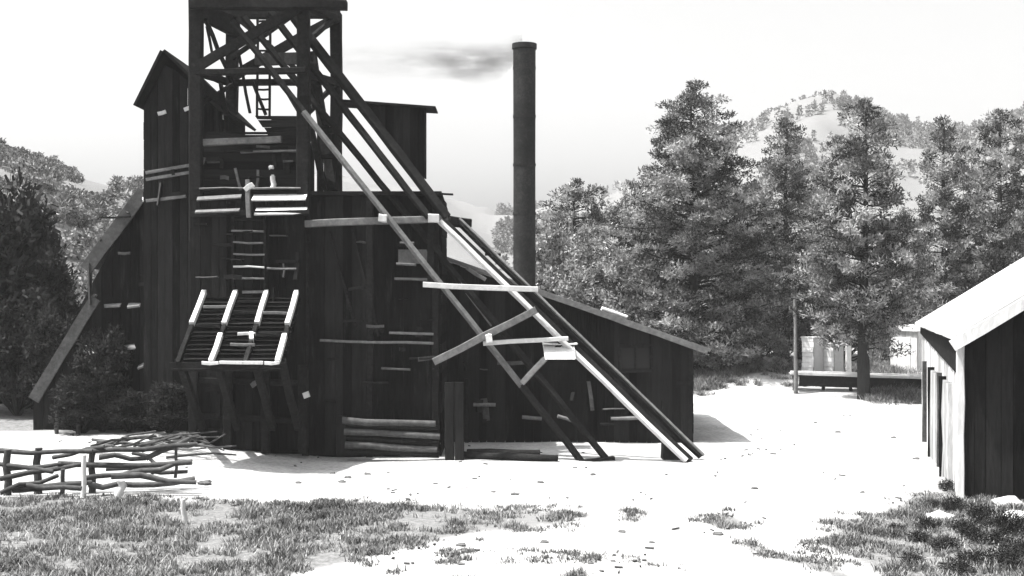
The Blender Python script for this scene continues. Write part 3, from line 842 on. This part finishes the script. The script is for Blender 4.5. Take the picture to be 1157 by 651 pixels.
pv = thing('privy', 'small pale privy with an arched roof beside the shed roof', 'outhouse', (X_(1021, 52), 52, gz(X_(1021, 52), 52)))
px0, px1 = X_(1004, 52), X_(1039, 52)
zb, zt2 = pv.location.z - .05, Z_(374, 52)
def f(mb):
    mb.vboards((0, 52, 0), DX, DN, px0, px1, const(zt2), const(zb), .16, ragged=0)
    mb.box(px0, px1, 52.04, 53.3, zb, zt2 - .02)
one('wall', f, M['white'], pv)
def f(mb):
    pts = []
    for k in range(9):
        a = math.pi * k / 8
        pts.append(Vector(((px0 + px1) / 2 - math.cos(a) * (px1 - px0 + .1) / 2, 51.85, zt2 + .26 * math.sin(a))))
    mb.prism(pts, (0, 1.6, 0))
one('roof', f, M['white'], pv)
one('door', lambda mb: mb.box(px0 + .3, px1 - .3, 51.93, 51.955, zb + .1, zt2 - .25), M['white'], pv)

pv.rotation_euler = (0, 0, R(-52))
gf = thing('gate_frame', 'pale standing timber frame like an empty doorway, left of the privy', 'frame', (X_(970, 51), 51, gz(X_(970, 51), 51)))
zg = gf.location.z
one('post', lambda mb: mb.beam((X_(959, 51), 51, zg - .1), (X_(958, 51), 51, Z_(373, 51)), .2, .2), M['white'], gf)
one('post', lambda mb: mb.beam((X_(983, 51), 51, zg - .1), (X_(983, 51), 51, Z_(373, 51)), .14, .14), M['grey'], gf)
one('lintel', lambda mb: mb.beam(P(955, 371, 51), P(987, 372, 51), .2, .14), M['white'], gf)

mb = MB(); mb.log((X_(899, 47.6), 47.6, -.1), (X_(898, 47.6), 47.6, Z_(338, 47.6)), .085, .06)
tag(obj('pole', mb, M['grey'], base=(X_(899, 47.6), 47.6, 0)), 'thin upright pole at the left end of the plank flume', 'pole')
for (px, a, lab, mk, wpx, hpx) in ((913, 0, 'bright white crate near the thin pole behind the flume', 'white', 17, 24), (936, 1, 'lower pale crate right of the bright white crate', 'pale', 17, 15)):
    Yc = 50.0
    x0, x1 = X_(px - wpx / 2, Yc), X_(px + wpx / 2, Yc); z0 = gz(X_(px, Yc), Yc)
    c = thing('crate', lab, 'crate', (X_(px, Yc), Yc, z0), 'crates behind the flume')
    h_ = Z_(406 - hpx, Yc)
    one('side', lambda mb: (mb.hboards((0, Yc, 0), DX, DN, z0, h_, const(x0), const(x1), .2), mb.box(x0 + .02, x1 - .02, Yc + .03, Yc + .6, z0, h_ - .02)), M[mk], c)
    c.rotation_euler = (0, 0, R(-52))
    one('lid', lambda mb: mb.box(x0 - .03, x1 + .03, Yc - .05, Yc + .64, h_, h_ + .05), M[mk], c)

# ------------------------------------------------------------------ pole fence
fe = thing('pole_fence', 'tumbledown fence of crooked poles at the left edge of the yard', 'fence', P(110, 552, 24.4))
for (pts, Y0, Y1, r_) in (([(-30, 511), (105, 510)], 24.6, 24.5, .06), ([(98, 510), (223, 502)], 24.5, 25.0, .06), ([(112, 517), (165, 518), (214, 496)], 24.4, 25.2, .055), ([(8, 530), (70, 524)], 24.3, 24.3, .055), ([(66, 524), (217, 522)], 24.4, 24.7, .06),
                          ([(0, 541), (95, 524)], 24.0, 24.4, .055), ([(94, 541), (140, 536), (200, 523)], 24.2, 24.7, .06), ([(14, 553), (104, 545)], 23.9, 24.2, .07), ([(0, 557), (66, 537)], 23.7, 24.2, .05), ([(100, 547), (150, 548), (220, 541)], 24.2, 24.5, .06), ([(-30, 519), (60, 533)], 24.3, 24.2, .05), ([(120, 530), (212, 533)], 24.9, 25.1, .05), ([(60, 517), (118, 505)], 24.8, 24.5, .045), ([(126, 538), (222, 545)], 24.0, 24.3, .07), ([(30, 548), (92, 552)], 23.8, 23.9, .06), ([(150, 512), (190, 528)], 24.9, 24.7, .045)):  # one low rail at the right stands in for the fence's cast shadow
    def f(mb):
        n = len(pts) - 1
        for k in range(n):
            ya = Y0 + (Y1 - Y0) * k / n; yb = Y0 + (Y1 - Y0) * (k + 1) / n
            mb.log(P(*pts[k], ya), P(*pts[k + 1], yb), r_ * random.uniform(.9, 1.1), r_ * random.uniform(.7, .95), crook=.04)
    one('rail', f, M['pole'], fe)
for (px, y0, y1, Y, mk, r_) in ((94, 562, 514, 24.1, 'white', .055), (104, 558, 506, 24.6, 'pole', .07), (135, 562, 543, 24.0, 'pale', .09), (43, 558, 506, 24.5, 'pole', .08), (198, 540, 505, 24.9, 'pole', .035), (8, 562, 508, 24.3, 'pole', .08), (70, 560, 530, 24.1, 'pole', .05)):
    one('post', lambda mb: mb.log(P(px, y0, Y), P(px + 1, y1, Y), r_, r_ * .85), M[mk], fe)
mb = MB()
for k in range(26):
    px, py = random.uniform(100, 205), random.uniform(484, 502)
    p = P(px, py, random.uniform(27.6, 29.4)); p.z = gz(p.x, p.y) + random.uniform(.02, .2)
    a = random.uniform(-.5, .5)
    L = random.uniform(.8, 2.2)
    mb.log(p, p + Vector((L * math.cos(a), L * math.sin(a), random.uniform(-.1, .35))), .035, .018, crook=.12)
tag(obj('brush_pile', mb, M['pole'], base=(X_(160, 28.5), 28.5, .3)), 'low pile of cut branches on the pale mound behind the fence', 'brush pile')
mb = MB(); mb.log(gl(209, 592) - Vector((0, 0, .05)), gl(207, 592) + Vector((0, 0, .42)), .05, .04)
tag(obj('stake', mb, M['pale'], base=gl(209, 592)), 'short light stake standing in the grass in front of the fence', 'stake')

# ------------------------------------------------------------------ vegetation
def blades(centres, normals_bias, n_per, rad, ln, wd, tones, flat=1.0, seed=0, up=.3, shape=(1, 1, 1)):
    """leaf-sized faces scattered in clumps: returns verts, faces, tone"""
    g = np.random.default_rng(seed)
    C = np.repeat(centres, n_per, axis=0); T = np.repeat(tones, n_per); RR = np.repeat(rad, n_per)
    N = len(C)
    d = g.normal(size=(N, 3)); d /= np.linalg.norm(d, axis=1)[:, None]
    p = C + d * (RR * g.random(N) ** .5)[:, None] * np.array([1, 1, flat])
    a = d * .8 + g.normal(size=(N, 3)) * .6 + np.array([0, 0, up]); a /= np.linalg.norm(a, axis=1)[:, None]
    s = np.cross(a, g.normal(size=(N, 3))); s /= np.linalg.norm(s, axis=1)[:, None]
    L = (ln * g.uniform(.6, 1.3, N))[:, None]; W = (wd * g.uniform(.6, 1.3, N))[:, None]
    q0 = p - s * W / 2; q1 = p + s * W / 2; q2 = p + a * L + s * W * .35; q3 = p + a * L - s * W * .35
    v = np.stack([q0, q1, q2, q3], 1).reshape(-1, 3)
    tn = np.repeat(np.clip(T + g.normal(size=N) * .12, 0, 1), 4)
    return v, tn

def quads(name, v, tn, mat, parent=None):
    n = len(v) // 4
    me = bpy.data.meshes.new(name)
    me.vertices.add(len(v)); me.vertices.foreach_set('co', v.astype(np.float32).ravel())
    me.loops.add(len(v)); me.loops.foreach_set('vertex_index', np.arange(len(v), dtype=np.int32))
    me.polygons.add(n); me.polygons.foreach_set('loop_start', np.arange(0, len(v), 4, dtype=np.int32))
    me.polygons.foreach_set('loop_total', np.full(n, 4, dtype=np.int32))
    me.update(calc_edges=True)
    a = me.attributes.new('tone', 'FLOAT', 'POINT'); a.data.foreach_set('value', tn.astype(np.float32))
    me.materials.append(mat)
    o = bpy.data.objects.new(name, me); COL.objects.link(o)
    if parent: o.parent = parent
    return o

def pine_proto(seed, H, Wd, kind, crown_base=.12, dens=1.0):
    """crown and trunk meshes of a pine of height H, greatest half-width Wd; origin at the foot"""
    g = np.random.default_rng(seed)
    cen, rad, tone = [], [], []
    tmb = MB()
    random.seed(seed)
    tmb.log((0, 0, -.3), (g.uniform(-.2, .2), g.uniform(-.2, .2), H * .97), .02 * H + .05, .03, crook=.05, seg=14)
    prof_t = [0, .06, .18, .35, .55, .75, .9, 1.0]
    prof_r = {'broad': [.06, .26, .58, .9, 1.0, 1.0, .95, .75], 'column': [.08, .34, .62, .78, .95, 1.0, .9, .6], 'young': [.1, .35, .6, .8, .95, 1, .9, .8]}[kind]
    nb = int(105 * dens)
    lob = g.uniform(0, 2 * math.pi, 3)
    for k in range(nb):
        t = (k + g.random()) / nb
        t = t ** .8
        z = H * (1 - t * (1 - crown_base))
        ph = g.uniform(0, 2 * math.pi)
        rr = Wd * np.interp(t, prof_t, prof_r) * (1 + .22 * math.sin(ph * 2 + lob[0] + 7 * t) + .14 * math.sin(3 * ph + lob[1] - 11 * t)) * g.uniform(.62, 1.12)
        dz = rr * g.uniform(-.05, .3)
        tip = np.array([math.cos(ph) * rr, math.sin(ph) * rr, z + dz])
        root = np.array([0, 0, z - .1 * rr])
        if rr > .5:
            tmb.log(root, tip, .012 * rr + .015, .008, crook=.08, seg=3, ns=5)
        bt = g.normal(.26, .32)
        nc = max(1, int(rr / .58))
        for c in range(nc):
            q = 1 - c / max(nc, 1) * .72
            p = root + (tip - root) * q + g.normal(size=3) * .14
            cen.append(p); rad.append(g.uniform(.24, .52))
            tone.append(np.clip(bt * 1.15 + g.normal() * .2, 0, 1))
    for k in range(5):
        cen.append(np.array([g.normal() * .08, g.normal() * .08, H * (1 - .018 * k)])); rad.append(.16 + .05 * k); tone.append(.35)
    v, tn = blades(np.array(cen), None, 80, np.array(rad), .13, .05, np.array(tone), flat=.55, seed=seed, up=.45)
    return v, tn, tmb

def make_tree(name, label, cat, pos, proto, scale, rot, lmat, group, sx=1.0):
    root = thing(name, label, cat, pos, group)
    root.rotation_euler = (0, 0, rot); root.scale = (scale * sx, scale * sx, scale)
    for src in proto:
        c = src.copy(); COL.objects.link(c); c.parent = root
    return root

PROTO = {}
def proto(key, v, tn, tmb, lmat):
    cr_ = quads('crown', v, tn, M[lmat]); tr_ = obj('trunk', tmb, M['bark'])
    for o in (cr_, tr_): COL.objects.unlink(o)
    PROTO[key] = (tr_, cr_)
proto('broad', *pine_proto(11, 13.2, 3.45, 'broad', .06, 3.3), 'needle')
proto('colA', *pine_proto(23, 12.0, 1.95, 'column', .11, 2.2), 'needle')
proto('colB', *pine_proto(37, 12.0, 2.2, 'column', .18, 2.2), 'needle')
proto('colC', *pine_proto(51, 12.0, 1.85, 'column', .08, 2.2), 'needle')
proto('young', *pine_proto(77, 8.5, 2.0, 'young', .04, 1.9), 'leaf')

def pine(px, ytop, Y, key, H0, label, group, name='pine_tree', sx=1.0, rot=None):
    x = X_(px, Y); z0 = gz(x, Y)
    s = (Z_(ytop, Y) - z0) / H0
    return make_tree(name, label, 'tree', (x, Y, z0), PROTO[key], s, rot if rot is not None else random.uniform(0, 6), None, group, sx)
G1 = 'pines along the right of the yard'
pine(784, 97, 52, 'broad', 13.2, 'broadest dark pine, its pointed crown rising right of the smokestack', G1, sx=1.05, rot=.4)
pine(887, 136, 56, 'colA', 12, 'narrow pine standing behind the thin upright pole', G1, sx=.84)
pine(976, 117, 46, 'colB', 12, 'tall dark pine with its bare trunk in front of the flume', G1, sx=.98)
pine(1066, 137, 55, 'colC', 12, 'slim pine above the eave of the right shed', G1, sx=.88)
pine(1128, 126, 54, 'colA', 12, 'tall pine behind the right shed roof, farthest right of the front row', G1, sx=.9)
pine(650, 206, 60, 'young', 8.5, 'small light feathery pine just right of the smokestack', G1, sx=1.0)
pine(700, 232, 62, 'young', 8.5, 'second small light pine, left of the broadest pine', G1, sx=1.0)
G2 = 'lower pines filling behind the front row'
for (px, yt, Y, key, sx, lab) in ((842, 262, 62, 'colC', 1.25, 'low pine in the gap right of the broadest pine'), (930, 258, 64, 'colB', 1.2, 'low pine between the pole pine and the tall flume pine'),
                               (1021, 236, 66, 'colA', 1.25, 'low pine between the tall flume pine and the slim shed pine'), (1097, 226, 66, 'colB', 1.2, 'low pine between the slim shed pine and the farthest right pine'),
                               (1168, 205, 64, 'colC', 1.3, 'low pine cut by the right edge of the picture'), (742, 236, 64, 'colB', 1.3, 'low pine hidden in the left skirt of the broadest pine'),
                               (905, 262, 60, 'colC', 1.5, 'squat dark pine behind the two crates'), (1000, 262, 60, 'colA', 1.5, 'squat dark pine behind the privy'), (860, 290, 60, 'colB', 1.6, 'squat pine behind the light bushes')):
    pine(px, yt, Y, key, 12, lab, G2, sx=sx)

def bush_proto(seed, W_, H_, n, lmat, key, per=30, ln=.16, wd=.08):
    g = np.random.default_rng(seed); random.seed(seed)
    cen, rad, tone = [], [], []
    tmb = MB()
    for k in range(n):
        ph = g.uniform(0, 2 * math.pi); el = g.uniform(.05, 1) ** .7
        rr = g.uniform(.55, 1.0)
        p = np.array([math.cos(ph) * W_ * rr * math.sqrt(max(.05, 1 - (el * .85) ** 2)), math.sin(ph) * W_ * rr * math.sqrt(max(.05, 1 - (el * .85) ** 2)), H_ * (.08 + .9 * el * g.uniform(.8, 1.08))])
        cen.append(p); rad.append(g.uniform(.22, .42)); tone.append(np.clip(g.normal(.5, .25), 0, 1))
        if k % 5 == 0:
            tmb.log((0, 0, -.1), p * .92, .05, .012, crook=.08, seg=4, ns=5)
    v, tn = blades(np.array(cen), None, per, np.array(rad), ln, wd, np.array(tone), flat=.8, seed=seed, up=.4)
    cr_ = quads('foliage', v, tn, M[lmat]); tr_ = obj('stem', tmb, M['bark'])
    for o in (cr_, tr_): COL.objects.unlink(o)
    PROTO[key] = (tr_, cr_)
bush_proto(5, 1.6, 2.6, 170, 'leaf', 'bushA', per=44, ln=.12, wd=.06)
bush_proto(15, 1.7, 5.6, 330, 'leaf', 'bushT', per=44, ln=.14, wd=.07)
bush_proto(6, 1.9, 2.1, 170, 'leaf', 'bushB', per=44, ln=.12, wd=.06)
bush_proto(8, 1.6, 4.2, 190, 'darkleaf', 'dbush', per=40)
bush_proto(9, 1.7, 1.7, 70, 'leaf', 'hbush', per=18, ln=.22, wd=.13)

def bush(px, ytop, Y, key, H0, label, group, name='bush', sx=1.0):
    x = X_(px, Y); z0 = gz(x, Y)
    s = (Z_(ytop, Y) - z0) / H0
    return make_tree(name, label, 'bush' if 'bush' in name else 'tree', (x, Y, z0), PROTO[key], s, random.uniform(0, 6), None, group, sx)
G3 = 'light bushes at the foot of the pines'
for (px, yt, Y, k, h, sx, lab) in ((822, 350, 53, 'bushA', 2.6, 1.2, 'light bush just right of the hoist house eave'), (856, 372, 53.5, 'bushB', 2.1, 1.1, 'rounded light bush left of the thin upright pole'),
                                   (800, 385, 51.5, 'bushB', 2.1, 1.0, 'low light bush touching the hoist house corner'), (842, 394, 51.5, 'bushA', 2.6, 1.3, 'low bush in front of the rounded light bush'), (874, 404, 51, 'bushB', 2.1, 1.2, 'smallest bush by the foot of the thin upright pole'),
                                   (630, 262, 56, 'bushT', 5.6, .8, 'light bush beside the smokestack above the hoist roof'), (672, 270, 54, 'bushT', 5.6, 1.0, 'light bush above the middle of the hoist roof'), (716, 296, 52, 'bushT', 5.6, 1.1, 'light bush above the lower hoist roof'),
                                   (752, 326, 51, 'bushT', 5.6, 1.4, 'light bush under the broadest pine behind the hoist eave'), (945, 346, 57, 'bushB', 2.1, 1.1, 'light bush behind the crates left of the gate frame'), (925, 296, 62, 'bushT', 5.6, 1.0, 'light tall bush behind the bush of the gate frame')):
    bush(px, yt, Y, k, h, lab, G3, sx=sx)
G4 = 'dark trees at the left edge'
for (px, yt, Y, sx, lab) in ((2, 204, 40, .75, 'tall dark leafy tree at the left picture edge'), (40, 290, 38, .85, 'dark leafy tree leaning over the end of the side wing'), (20, 330, 36, 1.0, 'dark bushy tree low at the left edge behind the fence'), (-28, 230, 37, .9, 'dark tree mostly cut off by the left picture edge'), (62, 350, 35.2, .8, 'low dark tree before the foot of the side wing'), (92, 425, 31.9, 1.5, 'low dark bush against the lower boards of the side wing'), (146, 440, 31.9, 1.5, 'low dark bush beside the brush pile against the side wing'), (190, 432, 31.6, 1.3, 'dark bush between the side wing and the ore bin house'), (116, 372, 32.2, .8, 'dark sapling against the middle of the side wing')):
    bush(px, yt, Y, 'dbush', 4.2, lab, G4, name='leafy_tree', sx=sx)
G5 = 'scrub dotted over the left hillside'
for k in range(80):
    px = random.uniform(-60, 175); Y = random.uniform(56, 104)
    x = X_(px, Y); z0 = gz(x, Y)
    make_tree('hillside_bush', 'round dark scrub bush growing on the left hillside', 'bush', (x, Y, z0 - .1), PROTO['hbush'], random.uniform(.5, 1.15), random.uniform(0, 6), None, G5)

# weeds by the shed
bush_proto(12, .55, .6, 40, 'darkleaf', 'weed', per=22, ln=.13, wd=.03)
for (px, py, s, lab) in ((1078, 578, .5, 'dark weed clump at the near corner of the shed'), (1108, 590, .55, 'dark weed clump before the shed end wall'), (1140, 606, .7, 'largest dark weed clump at the right edge before the shed'), (1070, 556, .4, 'small weed at the shed corner board'), (1096, 612, .5, 'weed clump in front of the pale stone by the shed')):
    p = gl(px, py)
    make_tree('weed_clump', lab, 'weed', p, PROTO['weed'], s * .75, random.uniform(0, 6), None, 'weeds by the shed')

for k, (px, py, s) in enumerate(((1050, 598, .45), (1088, 604, .5), (1120, 618, .6), (1150, 630, .6), (1068, 622, .5), (1132, 640, .6), (1100, 638, .5), (1040, 612, .4), (1012, 600, .3), (1155, 600, .5), (1080, 648, .5), (1030, 640, .4), (1118, 598, .4), (1058, 574, .35))):
    make_tree('weed_clump', 'low dark weed tuft in the grass before the right shed', 'weed', gl(px, py), PROTO['weed'], s * .55, random.uniform(0, 6), None, 'dark weeds in the grass before the shed', 1.5)

def tufts(name, n, gx, gy, accept, lab, hmul=1.0):
    g = np.random.default_rng(n)
    x = g.uniform(*gx, n); y = g.uniform(*gy, n)
    a = accept(x, y)
    nz = np.array([noise.noise(Vector((p * 1.6, q * 1.6, 4))) + .6 * noise.noise(Vector((p * 5, q * 5, 1))) for p, q in zip(x, y)])
    nl = np.array([noise.noise(Vector((p * .45, q * .45, 9))) for p, q in zip(x, y)])
    keep = g.random(n) < np.clip(a * 1.1 + nz * 1.5 * (a > .05) + nl * 1.1 * (a > .05) - .42, 0, 1)
    x, y, nz, a, nl = x[keep], y[keep], nz[keep], a[keep], nl[keep]
    z = np.array([gz(p, q) for p, q in zip(x, y)])
    nb = 9
    N = len(x) * nb
    X = np.repeat(x, nb) + g.normal(size=N) * .05; Y = np.repeat(y, nb) + g.normal(size=N) * .05; Z = np.repeat(z, nb)
    hgt = np.repeat(g.uniform(.02, .095, len(x)) * (1 + .8 * nz) * (.5 + .6 * a) * hmul, nb) * g.uniform(.6, 1.2, N)
    ang = g.uniform(0, 2 * math.pi, N); lean = g.uniform(.2, 1.5, N) * hgt
    wd = .011 * g.uniform(.7, 1.4, N)
    b0 = np.stack([X - np.sin(ang) * wd, Y + np.cos(ang) * wd, Z - .01], 1); b1 = np.stack([X + np.sin(ang) * wd, Y - np.cos(ang) * wd, Z - .01], 1)
    tip = np.stack([X + np.cos(ang) * lean, Y + np.sin(ang) * lean, Z + hgt], 1)
    off = np.stack([np.sin(ang) * wd * .25, -np.cos(ang) * wd * .25, 0 * wd], 1)
    v = np.stack([b0, b1, tip + off, tip - off], 1).reshape(-1, 3)
    tn = np.repeat(np.clip(.36 - .3 * np.repeat(nz, nb) - .35 * np.repeat(nl, nb) + g.normal(size=N) * .2, 0, 1), 4)
    o = quads(name, v, tn, M['grass'])
    tag(o, lab, 'grass', kind='stuff')
    return o
ga = lambda x, y: grass_amount(x, y)[0]
tufts('grass', 75000, (-12, 13), (13.5, 26), ga, 'dry patchy grass over the foreground of the yard')
tufts('bank_grass', 40000, (5, 18), (43, 57), lambda x, y: np.maximum(ga(x, y), (y > 48.5) * .5), 'rough grass along the bank under the flume', 2.6)

# stones
def stone(pos, s, lab, mk, group, seed):
    mb = MB(); g = np.random.default_rng(seed)
    vs = []; ns, nr = 9, 5
    fs = []
    for j in range(nr + 1):
        for i in range(ns):
            th = math.pi * j / nr; ph = 2 * math.pi * i / ns
            d = Vector((math.sin(th) * math.cos(ph), math.sin(th) * math.sin(ph), math.cos(th)))
            r_ = s * (1 + .5 * noise.noise(d * 1.3 + Vector((seed, 0, 0))))
            vs.append((pos.x + d.x * r_ * 1.3, pos.y + d.y * r_, pos.z + d.z * r_ * .6 + s * .15))
    for j in range(nr):
        for i in range(ns):
            k = (i + 1) % ns
            fs.append((j * ns + i, (j + 1) * ns + i, (j + 1) * ns + k, j * ns + k))
    mb.add(vs, fs)
    tag(obj('stone', mb, M[mk], base=pos), lab, 'stone', group)
stone(gl(1061, 586), .2, 'pale flat stone in the weeds at the shed corner', 'stone', 'pale stones by the shed', 1)
stone(gl(1150, 586), .25, 'pale stone at the right edge against the shed wall', 'stone', 'pale stones by the shed', 2)
stone(gl(1140, 572), .22, 'greyish stone against the shed end wall', 'stone', 'pale stones by the shed', 3)
for k in range(26):
    px, py = random.choice([(random.uniform(230, 700), random.uniform(528, 562)), (random.uniform(480, 830), random.uniform(600, 648)), (random.uniform(800, 1040), random.uniform(470, 560))])
    stone(gl(px, py), random.uniform(.03, .075), 'small dark stone lying on the pale yard', 'dstone', 'small stones scattered over the yard', 20 + k)
stone(gl(303, 513), .12, 'dark lump on the pale ground before the ore bin', 'dstone', None, 90)
stone(gl(231, 549), .12, 'dark flat stone by the right end of the fence', 'dstone', None, 91)

mb = MB()
for k in range(700):
    px, py = random.uniform(60, 1060), 470 + 180 * random.random() ** 1.5
    if noise.noise(Vector((px * .012, py * .03, 3))) < .16: continue
    p = gl(px, py); a = random.uniform(0, 3.14); L = random.uniform(.02, .07) * random.random() + .012
    e = Vector((math.cos(a), math.sin(a), random.uniform(-.1, .1))) * L
    mb.beam(p - e + Vector((0, 0, .015)), p + e + Vector((0, 0, .02)), random.uniform(.015, .05), .02, jit=.002)
tag(obj('wood_chips', mb, M['pole']), 'dark chips and splinters strewn over the pale yard', 'litter', kind='stuff')

# far wood on the pale hill
g = np.random.default_rng(3)
cen = []; 
for k in range(3200):
    px = g.uniform(560, 1260); Y = g.uniform(230, 420)
    x = X_(px, Y)
    if noise.noise(Vector((x * .03, Y * .03, 7))) < -.08: continue
    z0 = gz(x, Y)
    for j in range(4): cen.append((x + g.normal() * .3, Y, z0 + .5 + j * .75))
cen = np.array(cen); rad = np.tile([.9, .75, .5, .25], len(cen) // 4)
v, tn = blades(cen, None, 16, rad, .55, .3, g.uniform(.1, .6, len(cen)), seed=3)
tag(quads('far_wood', v, tn, M['needle']), 'distant pine wood thinly covering the pale hill', 'wood', kind='stuff')

# ------------------------------------------------------------------ smoke drifting off the stack
def smoke():
    me = MB()
    path = [(590, 49, .34), (578, 56, .62), (560, 66, .95), (540, 66, 1.1), (518, 62, 1.05), (498, 62, 1.0), (470, 64, .95), (440, 62, 1.05), (410, 63, 1.0), (385, 66, .8)]
    ns = 14; vs = []; fs = []
    for k, (px, py, r_) in enumerate(path):
        c = P(px, py, YS + .3 * math.sin(k))
        c.z = Z_(py, YS)
        for i in range(ns):
            q = 2 * math.pi * i / ns
            rr = r_ * (1 + .25 * noise.noise(Vector((k * .9, i * .8, 3))))
            vs.append((c.x, c.y + math.cos(q) * rr, c.z + math.sin(q) * rr * .8))
    for k in range(len(path) - 1):
        for i in range(ns):
            j = (i + 1) % ns
            fs.append((k * ns + i, k * ns + j, (k + 1) * ns + j, (k + 1) * ns + i))
    fs.append(tuple(range(ns))); fs.append(tuple(range((len(path) - 1) * ns, len(path) * ns)))
    me.add(vs, fs)
    m = bpy.data.materials.new('coal_smoke'); m.use_nodes = True
    t = m.node_tree
    t.nodes.remove(t.nodes['Principled BSDF'])
    pv_ = t.nodes.new('ShaderNodeVolumePrincipled')
    pv_.inputs['Color'].default_value = (.12, .12, .12, 1)
    n = texnoise(t, 2.0, 7, .75, stretch=(.4, 1, 1.7))
    tc = t.nodes.new('ShaderNodeTexCoord'); sp = t.nodes.new('ShaderNodeSeparateXYZ')
    t.links.new(tc.outputs['Object'], sp.inputs[0])
    r = ramp(t, n.outputs['Fac'], [(.40, 0), (.64, 1)])
    mr = t.nodes.new('ShaderNodeMapRange')
    mr.inputs['From Min'].default_value = -5.3; mr.inputs['From Max'].default_value = 0
    t.links.new(sp.outputs[0], mr.inputs['Value'])
    along = ramp(t, mr.outputs[0], [(0, .12), (.25, .17), (.42, .24), (.62, .7), (.76, .8), (.9, .5), (1.0, .7)])
    cz = ramp(t, mr.outputs[0], [(0, .5), (.55, .46), (.75, .54), (.92, .42), (1.0, .1)])
    dz = mathn(t, 'ADD', sp.outputs[2], cz.outputs[0])
    d2 = mathn(t, 'ADD', mathn(t, 'MULTIPLY', dz, dz), mathn(t, 'MULTIPLY', sp.outputs[1], sp.outputs[1]))
    fall = ramp(t, mathn(t, 'SQRT', d2, 0), [(.05, 1), (.66, 0)])
    dn = mathn(t, 'MULTIPLY', mathn(t, 'MULTIPLY', r.outputs[0], along.outputs[0]), mathn(t, 'MULTIPLY', fall.outputs[0], 4.2))
    t.links.new(dn, pv_.inputs['Density'])
    t.links.new(pv_.outputs[0], t.nodes['Material Output'].inputs['Volume'])
    base = Vector((X_(590, YS), YS, zt_))
    o = obj('smoke', me, m, base=base)
    tag(o, 'thin dark smoke drifting left from the smokestack', 'smoke', kind='stuff')
smoke()

# ------------------------------------------------------------------ air
mb = MB(); mb.box(-560, 560, -30, 860, -3, 130)
m = bpy.data.materials.new('thin_haze'); m.use_nodes = True
t = m.node_tree; t.nodes.remove(t.nodes['Principled BSDF'])
pv_ = t.nodes.new('ShaderNodeVolumePrincipled')
pv_.inputs['Color'].default_value = (.95, .95, .95, 1); pv_.inputs['Density'].default_value = .0003
t.links.new(pv_.outputs[0], t.nodes['Material Output'].inputs['Volume'])
o = obj('haze', mb, m)
o['kind'] = 'stuff'; o['label'] = 'thin pale haze in the air over the yard and hills'; o['category'] = 'haze'
